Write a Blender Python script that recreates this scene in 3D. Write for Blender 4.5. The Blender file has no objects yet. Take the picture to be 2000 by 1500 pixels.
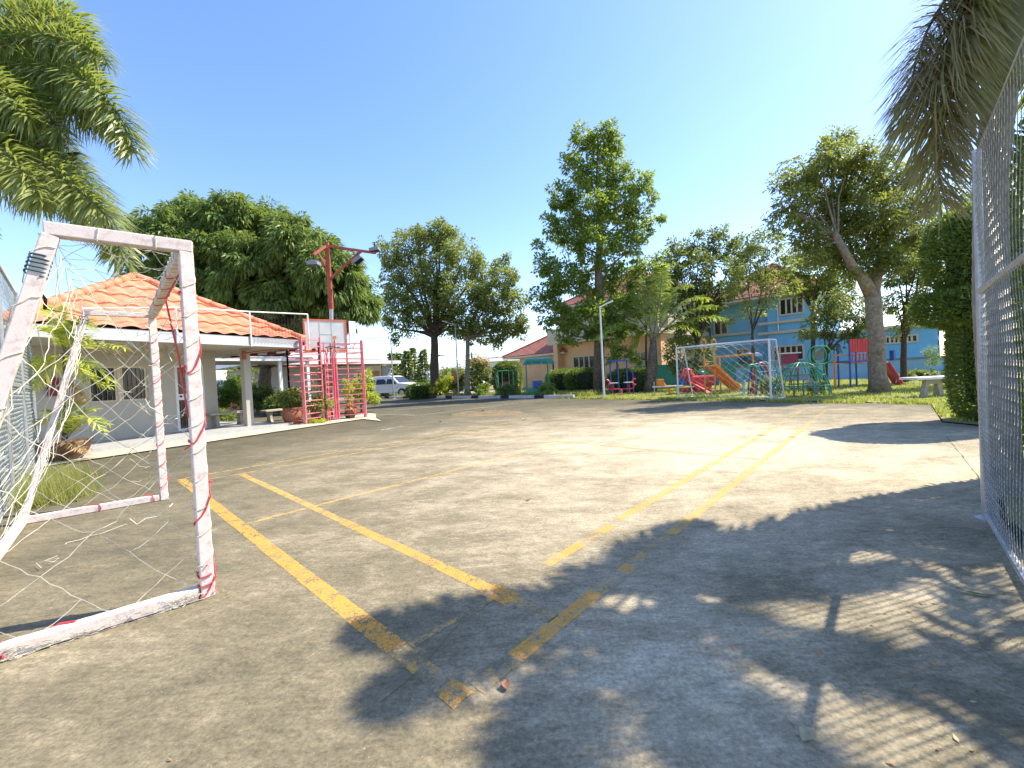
import bpy, math, random
import numpy as np
from mathutils import Vector, Matrix
random.seed(7); rng = np.random.default_rng(7)
SC = bpy.context.scene; COL = SC.collection

# ---------------------------------------------------------------- camera
FPX, PITCH, ROLL, CAMH = 795.6, 0.01947, -0.04979, 1.195
cp, sp = math.cos(PITCH), math.sin(PITCH); cr, sr = math.cos(ROLL), math.sin(ROLL)
cF = Vector((0, cp, -sp)); cU0 = Vector((0, sp, cp)); cR0 = Vector((1, 0, 0))
cR = cr*cR0 + sr*cU0; cU = -sr*cR0 + cr*cU0
cam = bpy.data.cameras.new('camera'); camo = bpy.data.objects.new('camera', cam); COL.objects.link(camo)
camo.matrix_world = Matrix(((cR.x, cU.x, -cF.x, 0), (cR.y, cU.y, -cF.y, 0), (cR.z, cU.z, -cF.z, CAMH), (0, 0, 0, 1)))
cam.sensor_width = 36; cam.lens = FPX/2000*36; cam.clip_start = .05; cam.clip_end = 3000
SC.camera = camo
# ---------------------------------------------------------------- light
SUN_AZ = math.atan2(.96, .28); SUN_EL = math.radians(50)
w = bpy.data.worlds.new('World'); SC.world = w; w.use_nodes = True
nt = w.node_tree; bg = nt.nodes['Background']
sky = nt.nodes.new('ShaderNodeTexSky'); sky.sky_type = 'NISHITA'; sky.sun_disc = False
sky.sun_elevation = SUN_EL; sky.sun_rotation = SUN_AZ; sky.air_density = 1.0; sky.dust_density = .35; sky.ozone_density = 1.6
hs = nt.nodes.new('ShaderNodeHueSaturation'); hs.inputs['Saturation'].default_value = 1.16; hs.inputs['Value'].default_value = .80; nt.links.new(sky.outputs[0], hs.inputs['Color']); tn = nt.nodes.new('ShaderNodeMix'); tn.data_type = 'RGBA'; tn.blend_type = 'MULTIPLY'; tn.inputs[0].default_value = 1; tn.inputs[7].default_value = (1.07, .965, 1.02, 1); nt.links.new(hs.outputs[0], tn.inputs[6]); nt.links.new(tn.outputs[2], bg.inputs[0]); bg.inputs[1].default_value = .15
sl = bpy.data.lights.new('sun', 'SUN'); sl.energy = 3.2; sl.angle = math.radians(.5); sl.color = (1, .91, .77)
so = bpy.data.objects.new('sun', sl); COL.objects.link(so)
sd = Vector((math.cos(SUN_EL)*math.sin(SUN_AZ), math.cos(SUN_EL)*math.cos(SUN_AZ), math.sin(SUN_EL)))
so.rotation_euler = sd.to_track_quat('Z', 'Y').to_euler(); so.location = (0, 0, 30)
SC.view_settings.view_transform = 'Standard'; SC.view_settings.look = 'None'
SC.view_settings.exposure = 1.56; SC.view_settings.gamma = 1
SC.render.engine = 'CYCLES'
SC.cycles.max_bounces = 6; SC.cycles.transparent_max_bounces = 8

# ---------------------------------------------------------------- measuring helpers (photo pixel 2000x1500 -> place)
C0 = Vector((0, 0, CAMH))
def ray(px, py): return cR*((px-1000)/FPX) - cU*((py-750)/FPX) + cF
def G(px, py, z=0):
    d = ray(px, py); return C0 + d*((z-CAMH)/d.z)
def at(px, py, y):
    d = ray(px, py); return C0 + d*(y/d.y)
class Facade:
    def __init__(s, O, D):
        s.O = Vector((O[0], O[1], 0)); s.D = Vector((D[0], D[1], 0)).normalized(); s.N = Vector((s.D.y, -s.D.x, 0))
        if s.N.dot(C0-s.O) < 0: s.N = -s.N
    def hit(s, px, py, out=0):
        d = ray(px, py); P0 = s.O + s.N*out; t = (P0-C0).dot(s.N)/d.dot(s.N); P = C0+d*t
        return (P-s.O).dot(s.D), P.z
    def P(s, a, o, z): return s.O + s.D*a + s.N*o + Vector((0, 0, z))

# ---------------------------------------------------------------- object helpers
OFF = {}
def tag(o, label=None, cat=None, group=None, kind=None):
    if label: o['label'] = label
    if cat: o['category'] = cat
    if group: o['group'] = group
    if kind: o['kind'] = kind
    return o
def thing(name, label, cat, loc=(0, 0, 0), group=None):
    o = bpy.data.objects.new(name, None); COL.objects.link(o); o.location = loc; o.empty_display_size = .2
    OFF[o.name] = Vector(loc); return tag(o, label, cat, group)
def link(name, me, mat, parent, origin=None):
    o = bpy.data.objects.new(name, me); COL.objects.link(o)
    if mat:
        for m in (mat if isinstance(mat, (list, tuple)) else [mat]): me.materials.append(m)
    if parent is not None:
        o.parent = parent; OFF[o.name] = OFF[parent.name]
    else:
        if origin is not None: o.location = origin
        OFF[o.name] = Vector(origin) if origin is not None else Vector((0, 0, 0))
    return o
def npmesh(name, V, F, mat, parent=None, smooth=False, origin=None):
    """V (n,3) world coordinates; F (m,k) faces of equal size"""
    V = np.asarray(V, np.float32); F = np.asarray(F, np.int32)
    off = OFF[parent.name] if parent is not None else (Vector(origin) if origin is not None else Vector((0, 0, 0)))
    me = bpy.data.meshes.new(name); k = F.shape[1]
    me.vertices.add(len(V)); me.vertices.foreach_set('co', (V-np.array(off, np.float32)).ravel())
    me.loops.add(F.size); me.loops.foreach_set('vertex_index', F.ravel())
    me.polygons.add(len(F)); me.polygons.foreach_set('loop_start', np.arange(0, F.size, k, dtype=np.int32))
    me.polygons.foreach_set('loop_total', np.full(len(F), k, np.int32))
    if smooth: me.polygons.foreach_set('use_smooth', np.ones(len(F), bool))
    me.update(calc_edges=True)
    return link(name, me, mat, parent, origin)
def frame(d):
    d = Vector(d).normalized(); a = Vector((0, 0, 1)) if abs(d.z) < .95 else Vector((1, 0, 0))
    x = d.cross(a).normalized(); return x, d.cross(x).normalized()*-1
class MB:
    def __init__(s): s.v = []; s.f = []; s.m = []; s.cur = 0
    def face(s, idx): s.f.append(idx); s.m.append(s.cur)
    def add(s, vs, fs):
        b = len(s.v); s.v += [tuple(v) for v in vs]
        for f in fs: s.face([b+i for i in f])
    def box(s, c, sz, ang=0, tilt=None):
        R = Matrix.Rotation(ang, 3, 'Z')
        if tilt is not None: R = R @ tilt
        c = Vector(c); vs = []
        for x in (-.5, .5):
            for y in (-.5, .5):
                for z in (-.5, .5): vs.append(c + R @ Vector((x*sz[0], y*sz[1], z*sz[2])))
        s.add(vs, [(0, 1, 3, 2), (4, 6, 7, 5), (0, 4, 5, 1), (2, 3, 7, 6), (0, 2, 6, 4), (1, 5, 7, 3)])
    def beam(s, a, b, w, h=None, up=None):
        a = Vector(a); b = Vector(b); h = h or w
        if up is None: x, y = frame(b-a)
        else:
            d = (b-a).normalized(); x = d.cross(Vector(up)).normalized(); y = x.cross(d).normalized()
        x = x*w/2; y = y*h/2
        s.add([a-x-y, a+x-y, a+x+y, a-x+y, b-x-y, b+x-y, b+x+y, b-x+y],
              [(3, 2, 1, 0), (4, 5, 6, 7), (0, 1, 5, 4), (1, 2, 6, 5), (2, 3, 7, 6), (3, 0, 4, 7)])
    def tube(s, pts, r, n=8, caps=True):
        pts = [Vector(p) for p in pts]; N = len(pts); rr = r if isinstance(r, (list, tuple)) else [r]*N
        b = len(s.v); x = None
        for i, p in enumerate(pts):
            d = (pts[min(i+1, N-1)]-pts[max(i-1, 0)])
            if d.length < 1e-9: d = Vector((0, 0, 1))
            d.normalize()
            if x is None: x = frame(d)[0]
            else:
                x = x-d*x.dot(d)
                if x.length < 1e-6: x = frame(d)[0]
                x.normalize()
            y = d.cross(x)
            for k in range(n):
                a = 2*math.pi*k/n; s.v.append(tuple(p + (x*math.cos(a)+y*math.sin(a))*rr[i]))
        for i in range(N-1):
            for k in range(n):
                k2 = (k+1) % n; s.face([b+i*n+k, b+i*n+k2, b+(i+1)*n+k2, b+(i+1)*n+k])
        if caps:
            s.face([b+k for k in range(n)][::-1]); s.face([b+(N-1)*n+k for k in range(n)])
    def lathe(s, c, prof, n=16):
        b = len(s.v); c = Vector(c)
        for r, z in prof:
            for k in range(n):
                a = 2*math.pi*k/n; s.v.append((c.x+r*math.cos(a), c.y+r*math.sin(a), c.z+z))
        for i in range(len(prof)-1):
            for k in range(n):
                k2 = (k+1) % n; s.face([b+i*n+k, b+i*n+k2, b+(i+1)*n+k2, b+(i+1)*n+k])
        s.face([b+k for k in range(n)][::-1]); s.face([b+(len(prof)-1)*n+k for k in range(n)])
    def prism(s, poly, ext):
        """poly: list of 3D points, ext: vector"""
        ext = Vector(ext); n = len(poly); b = len(s.v)
        s.v += [tuple(Vector(p)) for p in poly] + [tuple(Vector(p)+ext) for p in poly]
        s.face([b+i for i in range(n)][::-1]); s.face([b+n+i for i in range(n)])
        for i in range(n):
            j = (i+1) % n; s.face([b+i, b+j, b+n+j, b+n+i])
    def fbox(s, F, a0, a1, z0, z1, o0, o1):
        P = [F.P(a, o, z) for a in (a0, a1) for o in (o0, o1) for z in (z0, z1)]
        s.add(P, [(0, 1, 3, 2), (4, 6, 7, 5), (0, 4, 5, 1), (2, 3, 7, 6), (0, 2, 6, 4), (1, 5, 7, 3)])
    def build(s, name, mat, parent=None, smooth=False, origin=None, bevel=0):
        off = OFF[parent.name] if parent is not None else (Vector(origin) if origin is not None else Vector((0, 0, 0)))
        me = bpy.data.meshes.new(name)
        me.from_pydata([(v[0]-off.x, v[1]-off.y, v[2]-off.z) for v in s.v], [], s.f)
        if smooth: me.polygons.foreach_set('use_smooth', [True]*len(me.polygons))
        if isinstance(mat, (list, tuple)): me.polygons.foreach_set('material_index', s.m)
        me.update(); o = link(name, me, mat, parent, origin)
        if bevel:
            md = o.modifiers.new('bevel', 'BEVEL'); md.width = bevel; md.segments = 2; md.limit_method = 'ANGLE'
        return o
def struct(o): o['kind'] = 'structure'; return o
def copy_tree(o, parent=None):
    c = o.copy(); COL.objects.link(c)
    if parent is not None: c.parent = parent
    for ch in list(o.children): copy_tree(ch, c)
    return c

# ---------------------------------------------------------------- materials
def newmat(name):
    m = bpy.data.materials.new(name); m.use_nodes = True; return m, m.node_tree, m.node_tree.nodes['Principled BSDF']
def nd(nt, t, **kw):
    n = nt.nodes.new(t)
    for k, v in kw.items():
        if k.startswith('i_'):
            key = k[2:]; n.inputs[int(key) if key.isdigit() else key.replace('_', ' ')].default_value = v
        else: setattr(n, k, v)
    return n
def coords(nt): return nt.nodes.new('ShaderNodeNewGeometry').outputs['Position']
def noise(nt, scale, detail=4, rough=.6, co=None, dist=0):
    n = nd(nt, 'ShaderNodeTexNoise', i_Scale=scale, i_Detail=detail, i_Roughness=rough, i_Distortion=dist)
    nt.links.new(co if co is not None else coords(nt), n.inputs['Vector']); return n.outputs['Fac']
def ramp(nt, src, stops):
    n = nt.nodes.new('ShaderNodeValToRGB'); e = n.color_ramp.elements
    while len(e) < len(stops): e.new(.5)
    for i, (p, c) in enumerate(stops):
        e[i].position = p; e[i].color = c if len(c) == 4 else (*c, 1)
    nt.links.new(src, n.inputs[0]); return n.outputs[0]
def mix(nt, fac, a, b, mode='MIX'):
    n = nd(nt, 'ShaderNodeMix', data_type='RGBA', blend_type=mode)
    for s_, v in ((0, fac), (6, a), (7, b)):
        if isinstance(v, (float, int)): n.inputs[s_].default_value = v
        elif isinstance(v, tuple): n.inputs[s_].default_value = v if len(v) == 4 else (*v, 1)
        else: nt.links.new(v, n.inputs[s_])
    return n.outputs[2]
def bump(nt, bs, h, strength=.3, dist=.01):
    b = nd(nt, 'ShaderNodeBump', i_Strength=strength, i_Distance=dist); nt.links.new(h, b.inputs['Height']); nt.links.new(b.outputs[0], bs.inputs['Normal'])
def plain(name, col, rough=.6, metal=0, var=.15, scale=8, bmp=.1, col2=None, lo=.4, hi=.7):
    m, nt, bs = newmat(name); c2 = col2 or tuple(max(0, c*(1-var*2)) for c in col)
    n = noise(nt, scale, 5, .65); c = ramp(nt, n, [(lo, c2), (hi, col)]); nt.links.new(c, bs.inputs['Base Color'])
    bs.inputs['Roughness'].default_value = rough; bs.inputs['Metallic'].default_value = metal
    if bmp: bump(nt, bs, noise(nt, scale*6, 3), bmp, .01)
    return m
def leafmat(name, cols, trans=.35, rough=.45, spec=.4):
    cols = [tuple(min(.65, x*2.0) for x in c) for c in cols]
    m, nt, bs = newmat(name); out = nt.nodes['Material Output']
    g = nt.nodes.new('ShaderNodeNewGeometry'); n = len(cols)
    c = ramp(nt, g.outputs['Random Per Island'], [((i+.5)/n, cc) for i, cc in enumerate(cols)])
    big = noise(nt, .9, 2); c = mix(nt, ramp(nt, big, [(.35, (0, 0, 0)), (.65, (1, 1, 1))]), c, mix(nt, .45, c, cols[-1]))
    nt.links.new(c, bs.inputs['Base Color']); bs.inputs['Roughness'].default_value = rough
    bs.inputs['Specular IOR Level'].default_value = spec
    tr = nt.nodes.new('ShaderNodeBsdfTranslucent'); tc = mix(nt, .5, c, (.42, .50, .06)); nt.links.new(tc, tr.inputs[0])
    mx = nt.nodes.new('ShaderNodeMixShader'); mx.inputs[0].default_value = min(.55, trans+.13)
    nt.links.new(bs.outputs[0], mx.inputs[1]); nt.links.new(tr.outputs[0], mx.inputs[2]); nt.links.new(mx.outputs[0], out.inputs[0])
    return m
def concrete_nodes(nt, bs):
    co = coords(nt)
    mp = nd(nt, 'ShaderNodeMapping'); mp.inputs['Rotation'].default_value = (0, 0, .35); mp.inputs['Scale'].default_value = (.75, 1.3, 1); nt.links.new(co, mp.inputs[0]); st = mp.outputs[0]
    a = noise(nt, .42, 6, .62, co); b = noise(nt, 1.9, 8, .72, st, .4); f = noise(nt, 55, 4, .75, co); e = noise(nt, 9, 6, .75, st)
    # bright worn region in the middle of the court, grey algae-dark film to the left
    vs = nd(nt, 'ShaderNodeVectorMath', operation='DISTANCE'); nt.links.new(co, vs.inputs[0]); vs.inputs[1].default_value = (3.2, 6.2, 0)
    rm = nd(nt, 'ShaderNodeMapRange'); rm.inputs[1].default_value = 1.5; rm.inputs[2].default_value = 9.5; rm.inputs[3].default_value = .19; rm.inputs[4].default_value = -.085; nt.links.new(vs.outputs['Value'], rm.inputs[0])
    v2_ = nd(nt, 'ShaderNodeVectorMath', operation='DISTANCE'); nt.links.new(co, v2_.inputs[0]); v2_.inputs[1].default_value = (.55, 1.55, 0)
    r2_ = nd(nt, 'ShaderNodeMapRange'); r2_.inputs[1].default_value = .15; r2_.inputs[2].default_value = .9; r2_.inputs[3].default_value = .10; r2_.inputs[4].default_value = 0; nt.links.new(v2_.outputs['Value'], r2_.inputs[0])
    def mth(op, x, y):
        n = nd(nt, 'ShaderNodeMath', operation=op)
        for i, v in enumerate((x, y)):
            if isinstance(v, (int, float)): n.inputs[i].default_value = v
            else: nt.links.new(v, n.inputs[i])
        return n.outputs[0]
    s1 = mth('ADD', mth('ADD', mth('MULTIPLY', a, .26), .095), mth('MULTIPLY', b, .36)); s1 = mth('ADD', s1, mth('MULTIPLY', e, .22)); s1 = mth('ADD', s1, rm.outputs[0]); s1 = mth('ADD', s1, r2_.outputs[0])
    c = ramp(nt, s1, [(.40, (.095, .084, .050)), (.48, (.145, .127, .078)), (.56, (.22, .187, .117)), (.64, (.37, .315, .21)), (.74, (.56, .485, .345))])
    c = mix(nt, .55, c, ramp(nt, f, [(.35, (.40, .40, .40)), (.62, (1.25, 1.25, 1.25))]), 'MULTIPLY')
    g2 = noise(nt, 20, 6, .8, st); c = mix(nt, .8, c, ramp(nt, g2, [(.36, (.72, .72, .70)), (.50, (1.0, 1.0, 1.0)), (.64, (1.22, 1.2, 1.15))]), 'MULTIPLY')
    mp2 = nd(nt, 'ShaderNodeMapping'); mp2.inputs['Rotation'].default_value = (0, 0, -.5); mp2.inputs['Scale'].default_value = (6, 60, 1); nt.links.new(co, mp2.inputs[0])
    g3 = noise(nt, 1, 5, .7, mp2.outputs[0]); c = mix(nt, .5, c, ramp(nt, g3, [(.35, (.8, .8, .8)), (.68, (1.22, 1.2, 1.15))]), 'MULTIPLY')
    sp_ = noise(nt, 130, 2, .5, co); c = mix(nt, ramp(nt, sp_, [(.70, (0, 0, 0)), (.74, (1, 1, 1))]), c, (.5, .47, .4))
    bs.inputs['Roughness'].default_value = .88; bs.inputs['Specular IOR Level'].default_value = .3
    bump(nt, bs, f, .35, .006)
    return c, e, co
def concrete():
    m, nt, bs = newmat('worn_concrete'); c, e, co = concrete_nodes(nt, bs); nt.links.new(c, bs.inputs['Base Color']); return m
def paint(name, col, lo, hi, sc=11, crack=False):
    m, nt, bs = newmat(name); c, e, co = concrete_nodes(nt, bs)
    n = noise(nt, sc, 8, .78, co); k = noise(nt, 60, 5, .8, co)
    ad = nd(nt, 'ShaderNodeMath', operation='MULTIPLY_ADD'); nt.links.new(k, ad.inputs[0]); ad.inputs[1].default_value = .5; nt.links.new(n, ad.inputs[2])
    wear = ramp(nt, ad.outputs[0], [(lo, (1, 1, 1)), (hi, (0, 0, 0))])
    if crack:
        vo = nd(nt, 'ShaderNodeTexVoronoi', feature='DISTANCE_TO_EDGE', i_Scale=38.0); wp = nd(nt, 'ShaderNodeTexNoise', i_Scale=30.0); nt.links.new(co, wp.inputs['Vector']); va = nd(nt, 'ShaderNodeVectorMath', operation='MULTIPLY_ADD'); nt.links.new(wp.outputs['Color'], va.inputs[0]); va.inputs[1].default_value = (.03, .03, .03); nt.links.new(co, va.inputs[2]); nt.links.new(va.outputs[0], vo.inputs['Vector'])
        ck = ramp(nt, vo.outputs['Distance'], [(.03, (0, 0, 0)), (.07, (1, 1, 1))]); wear = mix(nt, 1.0, wear, ck, 'MULTIPLY')
    nt.links.new(mix(nt, wear, c, mix(nt, e, col, tuple(x*.75 for x in col))), bs.inputs['Base Color']); return m
MT = {}
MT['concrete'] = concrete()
MT['yellow'] = paint('yellow_line_paint', (.74, .36, .055), .78, .83, 11, True)
MT['yellow_mid'] = paint('rubbed_yellow_paint', (.62, .38, .10), .70, .86)
MT['yellow_thin'] = paint('faded_yellow_paint', (.66, .42, .10), .66, .84)
MT['yellow_worn'] = paint('worn_yellow_paint', (.66, .38, .07), .64, .74)
MT['white_line'] = paint('white_line_paint', (.75, .73, .66), .68, .84)
MT['orange_patch'] = paint('faded_orange_paint', (.42, .27, .14), .52, .84, 3)
MT['soil'] = plain('dry_soil', (.17, .145, .08), .95, 0, .2, 1.5, .3, (.06, .075, .025))
MT['apron'] = plain('pale_cement', (.62, .57, .45), .9, 0, .15, 3, .3, (.36, .33, .25))
MT['tilefloor'] = plain('grey_floor', (.42, .42, .40), .6, 0, .1, 4, .1)
MT['wall'] = plain('cream_wall', (.46, .43, .35), .8, 0, .06, 2, .1)
MT['fascia'] = plain('grey_fascia', (.52, .53, .53), .6, 0, .06, 3, .05)
MT['white'] = plain('white_paint', (.78, .78, .76), .5, 0, .06, 5, .05)
MT['oldwhite'] = plain('chipped_pinkish_paint', (.70, .60, .55), .75, 0, .2, 22, .12, (.46, .36, .31), .28, .50)
MT['net'] = plain('net_twine', (.76, .70, .55), .9, 0, .12, 20, 0)
MT['whitenet'] = plain('white_twine', (.72, .72, .72), .9, 0, .1, 20, 0)
MT['redrope'] = plain('red_raffia', (.75, .07, .07), .6, 0, .15, 20, 0)
MT['tealrope'] = plain('teal_rope', (.03, .10, .13), .7, 0, .15, 20, 0)
MT['galv'] = plain('galvanised_steel', (.50, .51, .51), .45, .6, .12, 12, .1)
MT['meshwire'] = plain('weathered_wire', (.42, .42, .41), .5, .5, .15, 14, 0)
MT['whitewire'] = plain('white_wire', (.30, .34, .31), .5, .2, .12, 14, 0)
MT['rust'] = plain('rust_red_paint', (.42, .10, .05), .6, .1, .2, 8, .2)
MT['pink'] = plain('faded_red_pink_paint', (.74, .07, .11), .55, 0, .15, 6, .1, (.70, .26, .26))
MT['pinkpanel'] = plain('red_pink_sheet', (.72, .05, .10), .5, 0, .12, 3, .05, (.66, .14, .18))
MT['orangered'] = plain('orange_red_frame', (.78, .16, .06), .5, 0, .1, 6, .1)
MT['black'] = plain('dark_metal', (.035, .032, .035), .5, .2, .2, 10, .1)
MT['glass'] = plain('dark_glass', (.02, .03, .03), .12, 0, .3, 2, 0)
MT['concretebench'] = plain('cast_stone', (.48, .43, .33), .9, 0, .15, 12, .4)
MT['terracotta'] = plain('terracotta', (.36, .13, .07), .8, 0, .2, 9, .3)
MT['brownpot'] = plain('glazed_brown_pot', (.22, .12, .06), .6, 0, .3, 10, .3)
MT['bark'] = plain('grey_bark', (.24, .19, .13), .95, 0, .25, 9, .9, (.10, .075, .05))
MT['barkdark'] = plain('dark_bark', (.11, .085, .06), .95, 0, .25, 9, .8)
MT['barkpale'] = plain('pale_bark', (.34, .28, .20), .95, 0, .2, 10, .9, (.17, .13, .09))
MT['palmtrunk'] = plain('palm_trunk', (.30, .28, .24), .9, 0, .22, 11, .6)
MT['crownshaft'] = plain('palm_crownshaft', (.20, .22, .12), .6, 0, .15, 7, .2)
MT['roofred'] = plain('brick_red_tiles', (.34, .10, .07), .8, 0, .2, 5, .3)
MT['orangewall'] = plain('orange_wall', (.82, .50, .28), .85, 0, .06, 1.5, .05)
MT['creamtrim'] = plain('cream_trim', (.62, .54, .40), .8, 0, .06, 3, .05)
MT['bluewall'] = plain('blue_wall', (.20, .50, .74), .85, 0, .06, 1.2, .05)
MT['bluelow'] = plain('light_blue_wall', (.26, .50, .76), .85, 0, .1, 1.5, .05)
MT['capstone'] = plain('wall_coping', (.25, .25, .22), .9, 0, .15, 5, .2)
MT['teal'] = plain('teal_paint', (.03, .28, .24), .5, 0, .12, 5, .05)
MT['green'] = plain('green_paint', (.03, .30, .12), .5, 0, .12, 5, .05)
MT['blue'] = plain('blue_paint', (.04, .10, .42), .5, 0, .12, 5, .05)
MT['yellowp'] = plain('yellow_paint', (.65, .36, .05), .5, 0, .12, 5, .05)
MT['orangep'] = plain('orange_fibreglass', (.80, .24, .03), .4, 0, .1, 3, .05)
MT['redp'] = plain('red_paint', (.70, .05, .05), .45, 0, .12, 4, .05)
MT['maroon'] = plain('maroon_sheet', (.34, .05, .10), .6, 0, .12, 4, .05)
MT['darkred'] = plain('dark_red_box', (.20, .008, .016), .5, 0, .1, 5, .05)
MT['kerbblack'] = plain('black_kerb_paint', (.03, .035, .05), .8, 0, .2, 8, .2)
MT['kerbwhite'] = plain('white_kerb_paint', (.62, .62, .60), .8, 0, .12, 8, .2)
MT['carpaint'] = plain('white_car_paint', (.80, .80, .80), .2, 0, .02, 3, 0)
MT['tyre'] = plain('tyre_rubber', (.02, .02, .02), .8, 0, .1, 9, 0)
MT['carglass'] = plain('car_window', (.03, .04, .05), .08, 0, .1, 2, 0)
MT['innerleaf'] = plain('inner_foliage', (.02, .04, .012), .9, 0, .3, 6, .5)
MT['deadleaf'] = plain('dry_brown_leaf', (.50, .24, .12), .8, 0, .2, 30, .2)
MT['tan'] = plain('dry_grass_fringe', (.48, .38, .20), .9, 0, .2, 10, 0)
MT['mountain'] = plain('far_hill', (.33, .40, .46), 1, 0, .05, .02, 0)
MT['grey'] = plain('grey_panel', (.22, .26, .30), .6, 0, .1, 3, .05)
MT['brown'] = plain('brown_door', (.30, .14, .07), .6, 0, .12, 5, .05)
L_ = MT
L_['mango'] = leafmat('mango_leaves', [(.035, .065, .015), (.05, .095, .02), (.075, .12, .03), (.11, .15, .045)], .25, .48, .35)
L_['mid'] = leafmat('mid_green_leaves', [(.035, .065, .02), (.06, .09, .022), (.095, .12, .03), (.14, .16, .045), (.15, .16, .05)], .35)
L_['tall'] = leafmat('fresh_green_leaves', [(.03, .07, .02), (.05, .10, .025), (.085, .14, .025), (.15, .19, .03)], .4)
L_['big'] = leafmat('olive_leaves', [(.035, .055, .02), (.055, .08, .022), (.085, .11, .03), (.15, .14, .04)], .4)
L_['dark'] = leafmat('dark_leaves', [(.02, .04, .014), (.03, .06, .018), (.05, .08, .025), (.08, .10, .03)], .3)
L_['hedge'] = leafmat('hedge_leaves', [(.025, .055, .014), (.04, .08, .018), (.06, .11, .02), (.10, .14, .03)], .3)
L_['palm'] = leafmat('palm_leaflets', [(.04, .075, .018), (.065, .10, .02), (.10, .13, .03), (.17, .18, .06)], .3, .35, .6)
L_['deadpalm'] = leafmat('drying_palm_leaflets', [(.06, .085, .03), (.13, .10, .06), (.20, .16, .11), (.09, .11, .04), (.14, .075, .04), (.16, .14, .10)], .3, .5, .3)
L_['coco'] = leafmat('coconut_leaflets', [(.05, .10, .02), (.09, .15, .02), (.15, .21, .03), (.22, .26, .05)], .45, .35, .6)
L_['lime'] = leafmat('yellow_green_leaves', [(.13, .20, .02), (.22, .28, .03), (.35, .36, .03), (.45, .40, .05)], .4)
L_['grass'] = leafmat('grass_blades', [(.07, .11, .02), (.13, .18, .03), (.22, .25, .05), (.32, .28, .10)], .4, .6, .2)
L_['drygrass'] = leafmat('dry_blades', [(.18, .16, .06), (.28, .24, .10), (.14, .17, .04)], .4, .7, .2)
L_['redflower'] = leafmat('red_flowers', [(.6, .06, .05), (.7, .12, .06), (.75, .25, .12)], .3)
L_['brownstraw'] = leafmat('dead_fronds', [(.30, .16, .07), (.42, .26, .13), (.22, .12, .06)], .3)
# ================================================================ GROUND
CO = Vector((-4.70, 5.60, 0)); CA = -.7527
cu = Vector((math.cos(CA), math.sin(CA), 0)); cv = Vector((-math.sin(CA), math.cos(CA), 0))
def CT(u, v, z=0): return CO + cu*u + cv*v + Vector((0, 0, z))
def sheet(name, pts, z, mat):
    mb = MB(); mb.add([(p[0], p[1], z) for p in pts], [tuple(range(len(pts)))]); return struct(mb.build(name, mat))
sheet('ground', [(-400, -60), (500, -60), (500, 700), (-400, 700)], -.06, MT['soil'])
court_poly = [(-40, -9.5), (-8.2, -9.5), (3.45, 2.90), (7.6, 6.5), (7.55, 7.17), (10.13, 9.87), (9.15, 11.4), (8.11, 12.95), (5.81, 15.48), (2.09, 19.93), (-.04, 22.39), (-10.5, 31.4), (-24, 43), (-40, 43)]
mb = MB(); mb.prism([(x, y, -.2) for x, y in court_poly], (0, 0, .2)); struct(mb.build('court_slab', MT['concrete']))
def line(mb, a, b, wd, z, jit=0):
    a = Vector(a); b = Vector(b); d = (b-a); L = d.length; d.normalize(); n = Vector((-d.y, d.x, 0)); N = max(2, int(L/.25))
    b0 = len(mb.v)
    for i in range(N+1):
        p = a+d*(L*i/N)
        for s in (-1, 1):
            q = p+n*s*(wd/2+random.uniform(-jit, jit)); mb.v.append((q.x, q.y, z))
    for i in range(N): mb.face([b0+2*i, b0+2*i+1, b0+2*i+3, b0+2*i+2])
W2 = .045
mb = MB(); line(mb, CT(W2, .05), CT(5.60, .05), .10, .0012, .004)
line(mb, CT(3.7, .66), CT(5.60, .66), .085, .0012, .004); line(mb, CT(.5, .66), CT(.9, .66), .075, .0012, .004); line(mb, CT(6.06, .34), CT(6.06, 1.0), .085, .0012, .005); line(mb, CT(6.06, 1.28), CT(6.06, 1.40), .085, .0012, .004)
line(mb, CT(5.64, 1.27), CT(5.64, 1.49), .08, .0012, .004); line(mb, CT(5.64, 1.74), CT(5.64, 1.9), .08, .0012, .004); line(mb, CT(5.62, 2.05), CT(5.62, 2.4), .08, .0012, .004); line(mb, CT(5.55, .66), CT(5.74, .66), .14, .0022, .012); line(mb, CT(6.02, .0), CT(6.02, .10), .10, .0022, .008)
struct(mb.build('yellow_court_lines', MT['yellow']))
mb = MB(); line(mb, CT(.95, .66), CT(3.7, .66), .08, .0012, .003); line(mb, CT(6.06, 2.0), CT(6.06, 8.6), .08, .0012, .003); line(mb, CT(5.62, 2.4), CT(5.62, 8.2), .08, .0012, .003); line(mb, CT(5.64, 1.08), CT(5.64, 1.27), .08, .0012, .003)
struct(mb.build('rubbed_yellow_court_lines', MT['yellow_mid']))
mb = MB(); line(mb, CT(.02, .10), CT(.02, 6.6), .045, .0017, .003); line(mb, CT(.46, .1), CT(.46, 6.6), .04, .0017, .003)
line(mb, CT(3.03, .1), CT(3.03, 4.9), .05, .0017, .003); line(mb, CT(0, 4.9), CT(6.1, 4.9), .05, .0026, .003)
struct(mb.build('faded_yellow_court_lines', MT['yellow_thin']))
mb = MB(); line(mb, CT(5.60, .05), CT(5.98, .05), .09, .0012, .004); line(mb, CT(5.64, .1), CT(5.64, .6), .04, .0017, .006)
line(mb, CT(6.06, .12), CT(6.06, .34), .08, .0017, .004); line(mb, CT(5.74, .66), CT(6.02, .66), .08, .0012, .004)
line(mb, CT(5.64, 1.49), CT(5.64, 1.74), .08, .0012, .004); line(mb, CT(6.06, 1.40), CT(6.06, 2.0), .08, .0012, .004); line(mb, CT(6.06, 1.0), CT(6.06, 1.28), .08, .0012, .004)
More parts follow.
